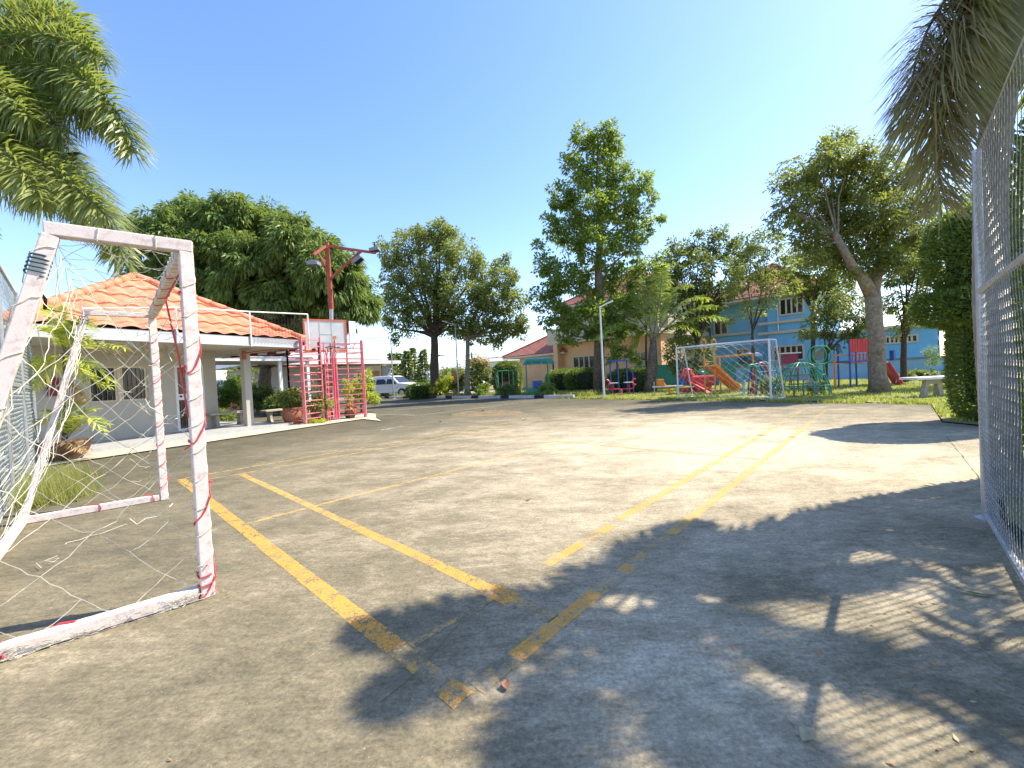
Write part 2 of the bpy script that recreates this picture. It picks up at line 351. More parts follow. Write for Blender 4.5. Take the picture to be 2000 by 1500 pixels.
line(mb, CT(6.06, 8.6), CT(6.06, 11.8), .07, .0012, .004); line(mb, CT(5.62, 8.2), CT(5.62, 11.8), .07, .0012, .004)
line(mb, CT(0, 6.88), CT(6.1, 6.88), .05, .0012, .004); line(mb, CT(.02, 6.6), CT(.02, 11.8), .05, .0017, .004); line(mb, CT(.46, 6.6), CT(.46, 11.8), .05, .0026, .004)
line(mb, CT(3.03, 6.9), CT(3.03, 11.8), .05, .0026, .004)
struct(mb.build('worn_yellow_court_lines', MT['yellow_worn']))
mb = MB()
def crackline(a, b, w_, j):
    a = Vector(a); b = Vector(b); n = max(4, int((b-a).length/.12)); pts = [a.lerp(b, i/n)+Vector((random.gauss(0, j), random.gauss(0, j), 0)) for i in range(n+1)]
    for p, q in zip(pts, pts[1:]): line(mb, p, q, w_*random.uniform(.5, 1.3), .0009, .0008)
crackline(G(1848, 852), G(1914, 935), .010, .003); crackline((-3.0, 8.2, 0), (-1.2, 12.5, 0), .008, .03)
crackline((-.55, 1.5, 0), (-.1, 2.3, 0), .0035, .012); crackline((2.2, 5.2, 0), (3.8, 4.6, 0), .005, .02); crackline((5.6, 5.2, 0), (4.9, 9.5, 0), .007, .03); crackline((-2.0, 5.2, 0), (-.4, 6.4, 0), .006, .02)
struct(mb.build('ground_cracks', MT['soil']))
mb = MB(); line(mb, (-6.5, 16.5, 0), (-3.34, 14.13, 0), .05, .0012, .004); line(mb, (-3.3, 14.13, 0), (.2, 17.7, 0), .05, .0012, .004)
line(mb, (-3.34, 10.24, 0), (-2.95, 11.0, 0), .05, .0012, .008); line(mb, (-5.0, 17.2, 0), (-2.2, 18.6, 0), .05, .0012, .008)
struct(mb.build('white_court_lines', MT['white_line']))
c = G(950, 807); mb = MB(); mb.add([(c.x+1.35*math.cos(a)*math.cos(CA)-1.0*math.sin(a)*math.sin(CA), c.y+1.35*math.cos(a)*math.sin(CA)+1.0*math.sin(a)*math.cos(CA), .0008) for a in np.linspace(0, 2*math.pi, 40)[:-1]], [tuple(range(39))])
struct(mb.build('orange_floor_patch', MT['orange_patch']))
# expansion joint near the right kerb
# lawn
lawn = [(10.14, 9.875), (9.2, 11.45), (8.15, 13.0), (5.85, 15.53), (2.13, 19.98), (0, 22.5), (-10.5, 31.6), (-24, 43.2), (-24, 60), (60, 60), (60, 9.875)]
mb = MB(); mb.add([(x, y, .02) for x, y in lawn], [tuple(range(len(lawn)))])
MT['lawn'] = plain('lawn_ground', (.16, .20, .035), .95, 0, .2, .8, .3, (.24, .20, .09), .42, .6)
struct(mb.build('lawn', MT['lawn']))
mb = MB(); mb.add([(x, y, .02) for x, y in [(7.61, 6.5), (7.56, 7.16), (10.14, 9.87), (60, 9.87), (60, -8), (-5, -8), (3.47, 2.88)]], [tuple(range(7))]); struct(mb.build('garden_ground', MT['lawn']))
# kerbs
def kerb_run(name, a, b, seg, blacklen, h=.16, wd=.14, colors=('kerbwhite', 'kerbblack')):
    mb = MB(); a = Vector(a); b = Vector(b); d = (b-a); L = d.length; d.normalize(); t = 0; k = 0
    while t < L:
        s = seg if k % 2 == 0 else blacklen; e = min(L, t+s-.012); mb.cur = k % 2
        p = a+d*t; q = a+d*e; mb.beam(p+Vector((0, 0, h/2)), q+Vector((0, 0, h/2)), wd, h, up=(0, 0, 1)); t += s; k += 1
    return struct(mb.build(name, [MT[c] for c in colors]))
kerb_run('kerb', (2.9, 19.25, 0), (-22, 41.5, 0), 1.75, .62)
kerb_run('side_kerb', (7.66, 6.62, 0), (10.6, 5.7, 0), 9, .5, .09, .10)

# grass blades: tufts scattered by rejection
def blades(name, fn, n, hgt, mat, wd=.012, per=5, label=None):
    P = []
    while len(P) < n: 
        p = fn()
        if p is not None: P.append(p)
    P = np.array(P); P = np.repeat(P, per, 0); N = len(P)
    P[:, :2] += rng.normal(0, .035, (N, 2)); a = rng.uniform(0, 2*np.pi, N); h = hgt*rng.uniform(.5, 1.3, N); ln = rng.uniform(.1, .7, N)*h
    s = np.stack([np.cos(a), np.sin(a), np.zeros(N)], 1)*wd; t = np.stack([-np.sin(a), np.cos(a), np.zeros(N)], 1)*ln[:, None]
    tip = P+t+np.array([0, 0, 1])*h[:, None]
    V = np.stack([P-s, P+s, tip], 1).reshape(-1, 3); F = np.arange(3*N).reshape(-1, 3)
    o = npmesh(name, V, F, mat); o['kind'] = 'stuff'; 
    if label: tag(o, label, 'grass')
    return o
def inpoly(x, y, poly):
    c = False; j = len(poly)-1
    for i in range(len(poly)):
        if (poly[i][1] > y) != (poly[j][1] > y) and x < (poly[j][0]-poly[i][0])*(y-poly[i][1])/(poly[j][1]-poly[i][1])+poly[i][0]: c = not c
        j = i
    return c
def lawnpt():
    x = random.uniform(1, 24); y = 7+23*random.random()**1.6
    if (inpoly(x, y, lawn) or (y < 9.9 and inpoly(x, y, [(7.7, 6.6), (7.66, 7.2), (10.2, 9.95), (14, 9.9), (14, 6.6)]))) and random.random() < .35+.65*(math.sin(x*1.3+y*.7)*math.sin(y*1.1-x*.4) > -.25): return (x, y, .02)
blades('lawn_grass', lawnpt, 17000, .07, MT['grass'], .014, 5, 'patchy sunlit lawn under the playground')
def edgept():
    t = random.random(); a = Vector((10.1, 9.9, 0)).lerp(Vector((2.1, 20, 0)), t); n = Vector((.78, .62, 0))
    q = a+n*random.gauss(.12, .14); return (q.x, q.y, .0) if random.random() < .5+.5*math.sin(t*60) else None
blades('edge_grass', edgept, 1500, .10, MT['grass'], .012, 5, 'ragged grass creeping over the far slab edge')
def kerbpt():
    t = random.random(); a = Vector((3.4, 19.2, 0)).lerp(Vector((-17, 37.2, 0)), t); n = Vector((.66, .75, 0)); q = a+n*abs(random.gauss(.4, .7)); return (q.x, q.y, .02)
blades('kerb_weeds', kerbpt, 2600, .28, MT['drygrass'], .02, 5, 'dry weeds growing behind the striped kerb')
def fencept():
    a = Vector((-5.0, 4.3, 0))+Vector((-.73, .68, 0))*random.uniform(.3, 2.6); q = a+Vector((.68, .73, 0))*random.gauss(.02, .16); return (q.x, q.y, 0)
blades('fence_weeds', fencept, 420, .26, MT['drygrass'], .004, 6, 'straggly weeds along the foot of left mesh fence')
def gardpt():
    t = random.uniform(-.2, 4.5); q = Vector((3.5, 2.85, 0))-Vector((.6836, .73, 0))*t+Vector((.73, -.68, 0))*random.uniform(.08, 2.2); return (q.x, q.y, .02)
blades('garden_weeds', gardpt, 1600, .16, MT['grass'], .005, 6, 'green weeds behind the right mesh fence')

# ================================================================ PAVILION
FP = Facade((-5.2, 13.2), (.4585, .8887))       # kerb line of the pavilion, N points to the court
K = FP.P
mb = MB(); mb.add([K(-9.5, .03, .025), K(.35, .03, .025), (-4.05, 12.45, .025), (-4.6, 13.6, .025), (-5.2, 15.4, .025), K(2.2, -1.6, .025), K(-9.5, -1.5, .025)], [tuple(range(7))])
struct(mb.build('cement_apron', MT['apron']))
mb = MB(); mb.fbox(FP, -9.5, -1.3, .0, .10, -6.5, -1.15); struct(mb.build('pavilion_floor', MT['tilefloor']))
pav = thing('pavilion', 'open-sided cream pavilion with a wavy orange tiled pyramid roof', 'building', K(-4, -2, 0))
def roof_face(mb, P0, P1, A, pitch=.42, course=.62, amp=.035, step=.045, nx=6, ny=3):
    P0 = Vector(P0); P1 = Vector(P1); A = Vector(A); ex = (P1-P0); W = ex.length; ex.normalize()
    xa = (A-P0).dot(ex); up = (A-P0)-ex*xa; H = up.length; up.normalize(); nn = ex.cross(up)
    if nn.z < 0: nn = -nn
    X = np.linspace(0, W, int(W/pitch*nx)+1); rows = []
    k = 0
    while k*course < H:
        for q in np.linspace(0, 1, ny+1): rows.append((k*course+q*course*.999, q))
        k += 1
    b = len(mb.v)
    for (y, q) in rows:
        for x in X:
            ym = H*min(x/xa if xa > 1e-6 else 1e9, (W-x)/(W-xa) if W-xa > 1e-6 else 1e9); yy = min(y, ym)
            wv = amp*(abs(math.sin(math.pi*x/pitch))**1.4*1.6-.6)
            mb.v.append(tuple(P0+ex*x+up*yy+nn*(wv+step*(1-q)+.0)))
    n = len(X)
    for j in range(len(rows)-1):
        for i in range(n-1):
            x0 = X[i]; x1 = X[i+1]; ym = max(H*min(xx/xa if xa > 1e-6 else 1e9, (W-xx)/(W-xa) if W-xa > 1e-6 else 1e9) for xx in (x0, x1))
            if rows[j][0] >= ym: continue
            mb.face([b+j*n+i, b+j*n+i+1, b+(j+1)*n+i+1, b+(j+1)*n+i])
def caps(mb, a, b, r=.10, seg=.36):
    a = Vector(a); b = Vector(b); d = b-a; L = d.length; d.normalize(); n = int(L/seg)
    for i in range(n):
        p = a+d*(L*i/n); q = a+d*(L*(i+1)/n+.05); mb.tube([p, q], [r*1.12, r*.88], 8)
a0, a1 = -7.0, -.9; EZ = 2.66; AZ = 4.45; AO = -3.75
def rooftile_mat(name, c1, c2, c3):
    m, nt, bs = newmat(name); n = noise(nt, 3.5, 6, .7); k = noise(nt, .8, 3)
    c = ramp(nt, n, [(.3, c3), (.48, c1), (.7, c2)]); c = mix(nt, ramp(nt, k, [(.4, (0, 0, 0)), (.75, (1, 1, 1))]), c, mix(nt, .35, c, c3))
    nt.links.new(c, bs.inputs['Base Color']); bs.inputs['Roughness'].default_value = .7; bump(nt, bs, noise(nt, 60, 3), .2, .01); return m
MT['rooforange'] = rooftile_mat('orange_roof_tiles', (.68, .24, .12), (.72, .29, .155), (.54, .18, .10))
fr = K(a1, -.95, EZ); fl = K(a0, -.95, EZ); br = K(a1, -6.6, EZ); bl = K(a0, -6.6, EZ); ap = K((a0+a1)/2, AO, AZ)
mb = MB()
for A_, B_ in ((fl, fr), (fr, br), (br, bl), (bl, fl)): roof_face(mb, A_, B_, ap)
rf = mb.build('roof', MT['rooforange'], pav)
mb = MB()
for c_ in (fr, fl, br, bl): caps(mb, c_+Vector((0, 0, .03)), ap+Vector((0, 0, .06)))
mb.lathe(ap+Vector((0, 0, .0)), [(.16, 0), (.15, .1), (.06, .15)], 10)
mb.build('ridge_cap', MT['rooforange'], rf, smooth=True)
mb = MB(); mb.fbox(FP, a0+.06, a1-.06, 2.42, 2.655, -1.0, -.96); mb.fbox(FP, a0+.06, a1-.06, 2.42, 2.63, -6.5, -6.46)
mb.fbox(FP, a0+.06, a0+.10, 2.42, 2.63, -6.455, -1.065); mb.fbox(FP, a1-.10, a1-.06, 2.42, 2.63, -6.455, -1.065)
mb.fbox(FP, a0+.03, a1-.03, 2.395, 2.417, -1.03, -.94)
mb.build('fascia', MT['fascia'], pav)
mb = MB(); mb.fbox(FP, a0+.11, a1-.11, 2.40, 2.43, -6.44, -1.08); mb.build('soffit', MT['wall'], pav)
FW = Facade(K(0, -3.0, 0).xy, (.4585, .8887))
wx1 = FW.hit(424, 760)[0]; xl = -9.5
s0, zt = FW.hit(170, 713); s1, zb = FW.hit(287, 783); s1 = FW.hit(288, 740)[0]
d0 = FW.hit(343, 760)[0]; d1 = FW.hit(400, 760)[0]; dt = FW.hit(370, 714)[1]
WZ0, WZ1 = FW.hit(230, 785)[1], FW.hit(230, 715)[1]
mb = MB(); T0, T1 = -.12, 0
mb.fbox(FW, xl, s0, .1, 2.4, T0, T1); mb.fbox(FW, s0, s1, .1, WZ0, T0, T1); mb.fbox(FW, s0, s1, WZ1, 2.4, T0, T1)
mb.fbox(FW, s1, d0, .1, 2.4, T0, T1); mb.fbox(FW, d0, d1, dt, 2.4, T0, T1); mb.fbox(FW, d1, wx1, .1, 2.4, T0, T1)
mb.fbox(FW, wx1-.12, wx1, .1, 2.4, -3.2, T0-.001); mb.fbox(FW, xl, wx1-.13, .1, 2.4, -3.2, -3.08)
mb.build('wall', MT['wall'], pav)
def scroll_grille(mb, F, x0, x1, z0, z1, o, step=.09):
    x = x0
    while x <= x1+1e-3: mb.tube([F.P(x, o, z0), F.P(x, o, z1)], .006, 5); x += step
    for zz in (z0+.2, (z0+z1)/2):
        x = x0+step*1.5
        while x < x1-.05: mb.tube([F.P(x+.05*math.cos(a)*(1-a/14), o+.008, zz+.08*math.sin(a)*(1-a/14)) for a in np.linspace(0, 9, 18)], .005, 4); x += step*2
for q0, q1 in ((s0, (s0+s1)/2-.03), ((s0+s1)/2+.03, s1)):
    fm = MB(); fm.fbox(FW, q0, q0+.05, WZ0, WZ1, -.08, -.03); fm.fbox(FW, q1-.05, q1, WZ0, WZ1, -.08, -.03); fm.fbox(FW, q0+.05, q1-.05, WZ0, WZ0+.05, -.08, -.03); fm.fbox(FW, q0+.05, q1-.05, WZ1-.05, WZ1, -.08, -.03)
    wdw = fm.build('window', MT['creamtrim'], pav); g = MB(); g.fbox(FW, q0+.05, q1-.05, WZ0+.05, WZ1-.05, -.07, -.06); g.build('pane', MT['glass'], wdw)
    g = MB(); scroll_grille(g, FW, q0+.07, q1-.07, WZ0+.05, WZ1-.05, -.03); g.build('grille', MT['capstone'], wdw)
mb = MB(); mb.fbox(FW, (s0+s1)/2-.0295, (s0+s1)/2+.0295, WZ0, WZ1, -.1, -.01); mb.build('mullion', MT['creamtrim'], pav)
mz = (dt+.1)/2+.02
mb = MB(); mb.fbox(FW, d0, d0+.07, .1, dt, -.07, -.02); mb.fbox(FW, d1-.07, d1, .1, dt, -.07, -.02); mb.fbox(FW, d0+.07, d1-.07, mz-.07, mz+.1, -.07, -.02); mb.fbox(FW, d0+.07, d1-.07, .1, .17, -.07, -.02); mb.fbox(FW, d0+.07, d1-.07, dt-.05, dt, -.07, -.02)
dr = mb.build('door', MT['white'], pav); g = MB(); g.fbox(FW, d0+.07, d1-.07, .17, mz-.07, -.05, -.04); g.fbox(FW, d0+.07, d1-.07, mz+.1, dt-.05, -.05, -.04); g.build('pane', MT['glass'], dr)
g = MB(); scroll_grille(g, FW, d0+.12, d1-.12, .17, mz-.07, -.03); scroll_grille(g, FW, d0+.12, d1-.12, mz+.1, dt-.05, -.03); g.build('grille', MT['brown'], dr)
g = MB(); g.lathe(FW.P(d0+.12, .0, mz), [(.0, 0), (.03, .01), (.03, .05), (.0, .06)], 8); g.build('handle', MT['black'], dr)
for px_, py_, wd_ in ((487, 838, .15),):
    p = G(px_, py_, 0); a_, z_ = FP.hit(px_, py_, 0); q = (p-FP.O); aa = q.dot(FP.D); oo = q.dot(FP.N)
    mb = MB(); mb.fbox(FP, aa-.10, aa+.10, 0, 2.4, oo-.10, oo+.10); mb.build('column', MT['wall'], pav, bevel=.01)
for aa in (a1-.35,): 
    mb = MB(); mb.fbox(FP, aa-.14, aa+.14, 0, 2.4, -6.1, -5.82); mb.build('column', MT['wall'], pav, bevel=.01)
# straw fringe hanging from the eave
mb = MB()
for i, pxx in enumerate((182, 205, 232, 255, 272, 285, 318, 335, 355)):
    a_, z_ = FP.hit(pxx, 664, -.99); top = K(a_, -.99, 2.40); 
    for k in range(9):
        e = top+FP.D*random.uniform(.25, .40)+FP.N*random.uniform(-.2, -.12)+Vector((0, 0, -random.uniform(.30, .46))); mb.tube([top, top.lerp(e, .5)+Vector((random.gauss(0, .012), 0, random.gauss(0, .012))), e], [.010, .013, .004], 4)
mb.build('straw_fringe', MT['tan'], pav)
# red conduit at column head
mb = MB(); a_, z_ = FP.hit(478, 687, -1.7); b_, zb_ = FP.hit(600, 675, -.9); mb.box(K(a_, -1.75, 2.2), (.1, .1, .26), CA); mb.tube([K(a_, -1.7, 2.25), K(a_+.4, -1.5, 2.33), K(b_-.3, -.9, 2.36)], .018, 6)
tag(mb.build('red_conduit', MT['rust']), 'thin red pipe running from column head toward the basketball stand', 'pipe')
# wall box
def wallbox(px, py, label):
    a_, z_ = FW.hit(px, py, 0); r = thing('wall_box', label, 'box', FW.P(a_, .05, z_)); m = MB(); m.fbox(FW, a_-.14, a_+.14, z_-.19, z_+.19, .001, .10); m.build('box_body', MT['darkred'], r, bevel=.008)
    m = MB(); m.fbox(FW, a_-.10, a_+.10, z_+.03, z_+.15, .101, .105); m.build('label_plate', MT['white'], r); return r
a_, z_ = FW.hit(104, 756, .02); mb = MB(); mb.fbox(FW, a_-.12, a_+.08, z_+.05, z_+.22, .001, .10); mb.fbox(FW, a_-.10, a_+.12, z_-.2, z_+.0, .001, .12)
tag(mb.build('wall_box', MT['darkred'], bevel=.01), 'pair of small dark red boxes on the pavilion wall behind the potted palm', 'box')
# cement benches
def bench(name, label, c, ang, L, mat, group=None, h=.43, w_=.36, leg='bone'):
    r = thing(name, label, 'bench', c, group); R = Matrix.Rotation(ang, 3, 'Z'); c = Vector(c)
    m = MB(); m.box(c+Vector((0, 0, h-.03)), (L, w_, .065), ang); m.build('seat', MT[mat], r, bevel=.012)
    for s in (-1, 1):
        m = MB(); P = [(-.15, 0), (.15, 0), (.10, .10), (.09, .24), (.14, h-.065), (-.14, h-.065), (-.09, .24), (-.10, .10)]
        m.prism([c+R@Vector((s*L*.3-.045, y, z)) for y, z in P], R@Vector((.09, 0, 0))); m.build('leg', MT[mat], r, bevel=.008)
    return r
ba = math.atan2(.8887, .4585)
bench('cement_bench', 'cast stone bench under pavilion roof beside the front column', G(449, 832, .1)+Vector((-.1, .1, 0)), ba, 1.15, 'concretebench')
p = G(545, 822, 0); bench('cement_bench', 'cast stone bench in tree shade left of the red-pink stand', p, ba, 1.1, 'concretebench')
p = G(225, 848, .1); bench('cement_bench', 'dark shaded stone bench against the wall below the grilled windows', p+Vector((-.15, .1, 0)), ba, 1.3, 'concretebench')

# ---- white mesh barrier standing over the eave
def diamond(mb, P, x0, x1, z0, z1, s, r, nseg=3, jit=0):
    """P(x,z)->point. chain-link diamonds as zigzag wires"""
    nx = int((x1-x0)/s); nz = int((z1-z0)/(s*.5))
    for i in range(nx):
        for sg in (0, 1):
            pts = []
            for j in range(nz+1):
                x = x0+s*(i+(.5 if (j+sg) % 2 else 0)); pts.append(P(x, z0+j*s*.5)+Vector((0, 0, random.uniform(-jit, jit))))
            mb.tube(pts, r, nseg, False)
net = thing('mesh_barrier', 'white framed wire mesh barrier rising above the pavilion eave', 'fence', K(-3, -.9, 2.4))
bx = [FP.hit(x_, 640, -.93)[0] for x_ in (345, 489, 602)]; tz = [FP.hit(x_, y_, -.93)[1] for x_, y_ in ((345, 601), (489, 609), (602, 614))]
mb = MB(); mb.tube([K(FP.hit(160, 600, -.93)[0], -.93, 3.02), K(bx[0], -.93, tz[0]), K(bx[1], -.93, tz[1]), K(bx[2], -.93, tz[2])], .02, 6); mb.build('top_rail', MT['white'], net)
for x_, t_ in zip(bx, tz):
    mb = MB(); mb.tube([K(x_, -.93, 2.38), K(x_, -.93, t_)], .022, 6); mb.build('post', MT['white'], net)
mb = MB(); diamond(mb, lambda x, z: K(x, -.93, z), bx[1], bx[2], 2.5, tz[1]-.02, .10, .004); mb.build('wire_mesh', MT['black'], net)
# ---- white covered walkway roof behind the pavilion
wk = thing('covered_walkway', 'low white flat roofed walkway behind the pavilion and stand', 'canopy', at(540, 800, 17))
F2 = Facade(at(540, 700, 17.5).xy, (.60, .80))
mb = MB(); mb.fbox(F2, -6, 1.6, 2.35, 2.5, -3, 0); mb.fbox(F2, -6, 1.62, 2.50, 2.53, -3.02, .03); mb.build('roof', MT['white'], wk)
for x_ in (-5, -2.4, .2, 1.4):
    mb = MB(); mb.fbox(F2, x_-.06, x_+.06, 0, 2.349, -.25, -.13); mb.build('post', MT['white'], wk)
mb = MB(); P0 = K(a1-.5, -4.6, 2.32); P1 = K(a1+.5, -1.1, 2.39)
n = 10
for i in range(n):
    mb.cur = i % 2; mb.beam(P0.lerp(P1, i/n), P0.lerp(P1, (i+.97)/n), .06)
tag(mb.build('striped_pole', [MT['white'], MT['darkred']]), 'red and white striped pole slung under the pavilion eave', 'pole')

# ================================================================ NEAR GOAL
N_ = Vector((-1.84, 2.36, 0)); F_ = Vector((-3.98, 4.57, 0)); wv_ = Vector((-.77, -.635, 0)).normalized()
HN, HF = 2.03, 2.07; TD, GD = .52, 1.04
goal = thing('goal', 'weathered pinkish white wooden goal with torn net and red ties', 'goal', (N_+F_)/2)
Z = Vector((0, 0, 1)); nt_, ft_ = N_+Z*HN, F_+Z*HF; nb_, fb_ = nt_+wv_*TD, ft_+wv_*TD; ng_, fg_ = N_+wv_*GD, F_+wv_*GD
BW = .065
def bar(name, a, b, w_=BW, h_=BW, up=None):
    m = MB(); a = Vector(a); b = Vector(b); n = 6; up = up or ((0, 0, 1) if abs((b-a).normalized().z) < .9 else tuple(cu))
    m.beam(a, b, w_, h_, up=up); return m.build(name, MT['oldwhite'], goal, bevel=.005)
bar('post', N_-Z*.0, nt_-Z*BW/2); bar('post', F_, ft_-Z*BW/2)
bar('crossbar', nt_+(F_-N_).normalized()*BW*.5, ft_-(F_-N_).normalized()*BW*.5)
bar('top_bar', nt_-wv_*BW/2, nb_+wv_*.02, BW, BW*1.02); bar('top_bar', ft_-wv_*BW/2, fb_+wv_*.02, BW*.8, BW*.8)
bar('back_stay', nb_-Z*.03, ng_+Z*.02, BW, BW); bar('back_stay', fb_-Z*.03, fg_+Z*.02, BW*.8, BW*.8)
bar('ground_bar', N_+wv_*.04+Z*.036, ng_+Z*.036); bar('ground_bar', F_+wv_*.04+Z*.036, fg_+Z*.036)
bar('rear_ground_bar', ng_+(F_-N_).normalized()*.04+Z*.035, fg_-(F_-N_).normalized()*.04+Z*.035, BW*.9, BW*.9)
def wob(a, b, sag=.03, n=7, j=.01):
    a = Vector(a); b = Vector(b); pts = []
    for i in range(n+1):
        t = i/n; k = 4*t*(1-t); pts.append(a.lerp(b, t)+Vector((random.gauss(0, j)*k, random.gauss(0, j)*k, -sag*k+random.gauss(0, j)*k)))
    return pts
def netpanel(mb, P, nu, nv, r, jit, tear=0, out=None):
    g = [[P(i/nu, j/nv) for j in range(nv+1)] for i in range(nu+1)]
    for i in range(nu+1):
        for j in range(nv+1):
            e = 0 if (i in (0, nu) or j in (0, nv)) else 1
            g[i][j] = Vector(g[i][j])+Vector([random.gauss(0, jit) for _ in range(3)])*(e*.9+.1)
    for i in range(nu+1):
        for j in range(nv+1):
            if (i+j) % 2: continue
            for di, dj in ((1, 1), (1, -1)):
                a, b = i+di, j+dj
                if 0 <= a <= nu and 0 <= b <= nv and random.random() > tear:
                    mb.tube(wob(g[i][j], g[a][b], random.uniform(.002, .02), 4, .004), r, 3, False)
mb = MB(); NR = .0019
def sideP(base, top, u, v, H, bulge):   # quad: front post -> back stay
    fr_ = base+Z*(.05+(H-.05)*v); bk = base+wv_*(GD+(TD-GD)*v)+Z*(.05+(H-.05)*v)
    p = fr_.lerp(bk, u); return p
inn = (F_-N_).normalized()
netpanel(mb, lambda u, v: sideP(N_, nt_, u, v, HN, 0)+inn*(.10*math.sin(math.pi*u)*math.sin(math.pi*v)), 6, 14, NR, .010, .02)
netpanel(mb, lambda u, v: sideP(F_, ft_, u, v, HF, 0)-inn*(.08*math.sin(math.pi*u)*math.sin(math.pi*v)), 6, 14, NR, .010, .03)
def rearP(u, v):
    t = ng_.lerp(fg_, u)+Z*.05; b = nb_.lerp(fb_, u); p = t.lerp(b, v); return p-wv_*(.16*math.sin(math.pi*v)*math.sin(math.pi*u))
netpanel(mb, rearP, 18, 13, NR, .014, .03)
netpanel(mb, lambda u, v: nt_.lerp(ft_, u).lerp(nb_.lerp(fb_, u), v)-Z*(.10*math.sin(math.pi*v)*math.sin(math.pi*u)), 20, 4, NR, .016, .05)
# sagging loose strands on the ground inside and trailing off the posts
for i in range(2):
    a = N_.lerp(F_, random.uniform(.05, .95))+wv_*random.uniform(.05, .95)+Z*.012; b = a+Vector((random.gauss(0, .3), random.gauss(0, .3), 0)); mb.tube([p_+Z*(.012-p_.z+abs(random.gauss(0, .01))) for p_ in wob(a, b, 0, 8, .05)], NR, 3, False)
for i in range(16):
    base = (N_, F_)[i % 2]; z = random.uniform(.1, 1.95); a = base+Z*z+wv_*.035; b = a+wv_*random.uniform(.05, .3)+Z*random.uniform(-.3, .1); mb.tube(wob(a, b, .07, 7, .015), NR, 3, False)
for i in range(60):   # bunched net along the near ground bar
    t = random.uniform(0, .95); a = N_+wv_*GD*t-inn*random.uniform(.036, .05)+Z*random.uniform(.004, .05); b = a+wv_*random.uniform(.05, .2)+Z*random.gauss(0, .01); b.z = max(.004, b.z); mb.tube([Vector((p_.x, p_.y, max(.004, p_.z))) for p_ in wob(a, b, .004, 5, .006)], NR*1.2, 3, False)
mb.build('net', MT['net'], goal)
def wraps(m, a, b, pitch, r, rr, w_=.036, t0=0, t1=1, jit=.3):
    a = Vector(a); b = Vector(b); d = b-a; L = d.length; d.normalize(); x = d.cross(Vector((0, 0, 1)) if abs(d.z) < .9 else cu).normalized(); y = d.cross(x)
    n = max(1, int(L*(t1-t0)/pitch)); pts = []; K_ = n*12; ph = random.uniform(0, 6.28); dj = 0
    for k in range(K_+1):
        an = ph+2*math.pi*k/12; q = max(abs(math.cos(an)), abs(math.sin(an))); rad = (w_+rr)/q; dj += random.gauss(0, pitch*.02)
        pts.append(a+d*min(L-.01, max(.01, L*t0+pitch*k/12+dj+pitch*.18*math.sin(an)))+x*rad*math.cos(an)+y*rad*math.sin(an))
    m.tube(pts, r, 4)
hw = BW/2+.002
def tie(name, mat, *runs):
    for args in runs:
        m = MB(); wraps(m, *args); m.build(name, MT[mat], goal)
tie('lacing', 'net', (N_, nt_, .16, .0022, .002, hw), (F_, ft_, .13, .0022, .002, hw), (nt_, ft_, .13, .0028, .002, hw), (nb_, ng_, .26, .0026, .002, hw), (nt_, nb_, .2, .0026, .002, hw))
m = MB()
for i in range(3): m.tube(wob(nb_.lerp(ng_, random.uniform(0, .3))+Vector((.03, .02, 0)), nb_.lerp(ng_, random.uniform(.5, 1))+Vector((.04, .02, 0)), .0, 9, .012), .002, 3)
m.build('loose_strand', MT['net'], goal)
gb = N_+Z*.036; gc = ng_+Z*.036; fb0, fb1 = F_+Z*.036, fg_+Z*.036
tie('red_tie', 'redrope', (N_, nt_, .42, .0045, .003, hw, .03, .97), (N_, N_+Z*.3, .06, .005, .003, hw, .1, .6), (F_, ft_, .24, .004, .003, hw*.95, .02, .98), (fb0, fb1, .4, .006, .003, hw), (gb, gc, .5, .006, .003, hw, .6, 1), (nt_, ft_, .45, .004, .003, hw, .2, .9))
m = MB(); m.tube([nt_-Z*.08+inn*.04, N_+Z*1.72+wv_*.10, N_+Z*1.4+wv_*.06, N_+Z*1.05+wv_*.035], .005, 5); m.build('red_rope', MT['redrope'], goal)
for base in (N_+Z*.18, N_+Z*.72, N_+Z*.95, N_+wv_*.78+Z*.05-inn*.03, fg_+Z*.06+(F_-fg_)*.1, F_+Z*.25, fg_+Z*.06+(F_-fg_)*.55, N_+Z*1.35+wv_*.03):
    m = MB()
    for k in range(5): m.tube(wob(base, base+Vector((random.gauss(0, .03), random.gauss(0, .03), random.gauss(-.02, .03))), .01, 4, .01), .004, 4)
    m.build('red_knot', MT['redrope'], goal)
tie('teal_tie', 'tealrope', (nb_, nb_.lerp(ng_, .2), .020, .0045, .003, hw, .34, .58, .1), (fb_-Z*.02, fb_.lerp(fg_, .1), .03, .004, .004, hw*.9, .15, .6))
mb = MB(); q = nb_.lerp(ng_, .1); mb.tube(wob(q+inn*.04, q+inn*.2-Z*.16, .0, 4, .008), .008, 5); mb.tube([q+inn*.2-Z*.16, fb_-Z*.04], .0035, 5); mb.build('guy_rope', MT['black'], goal)

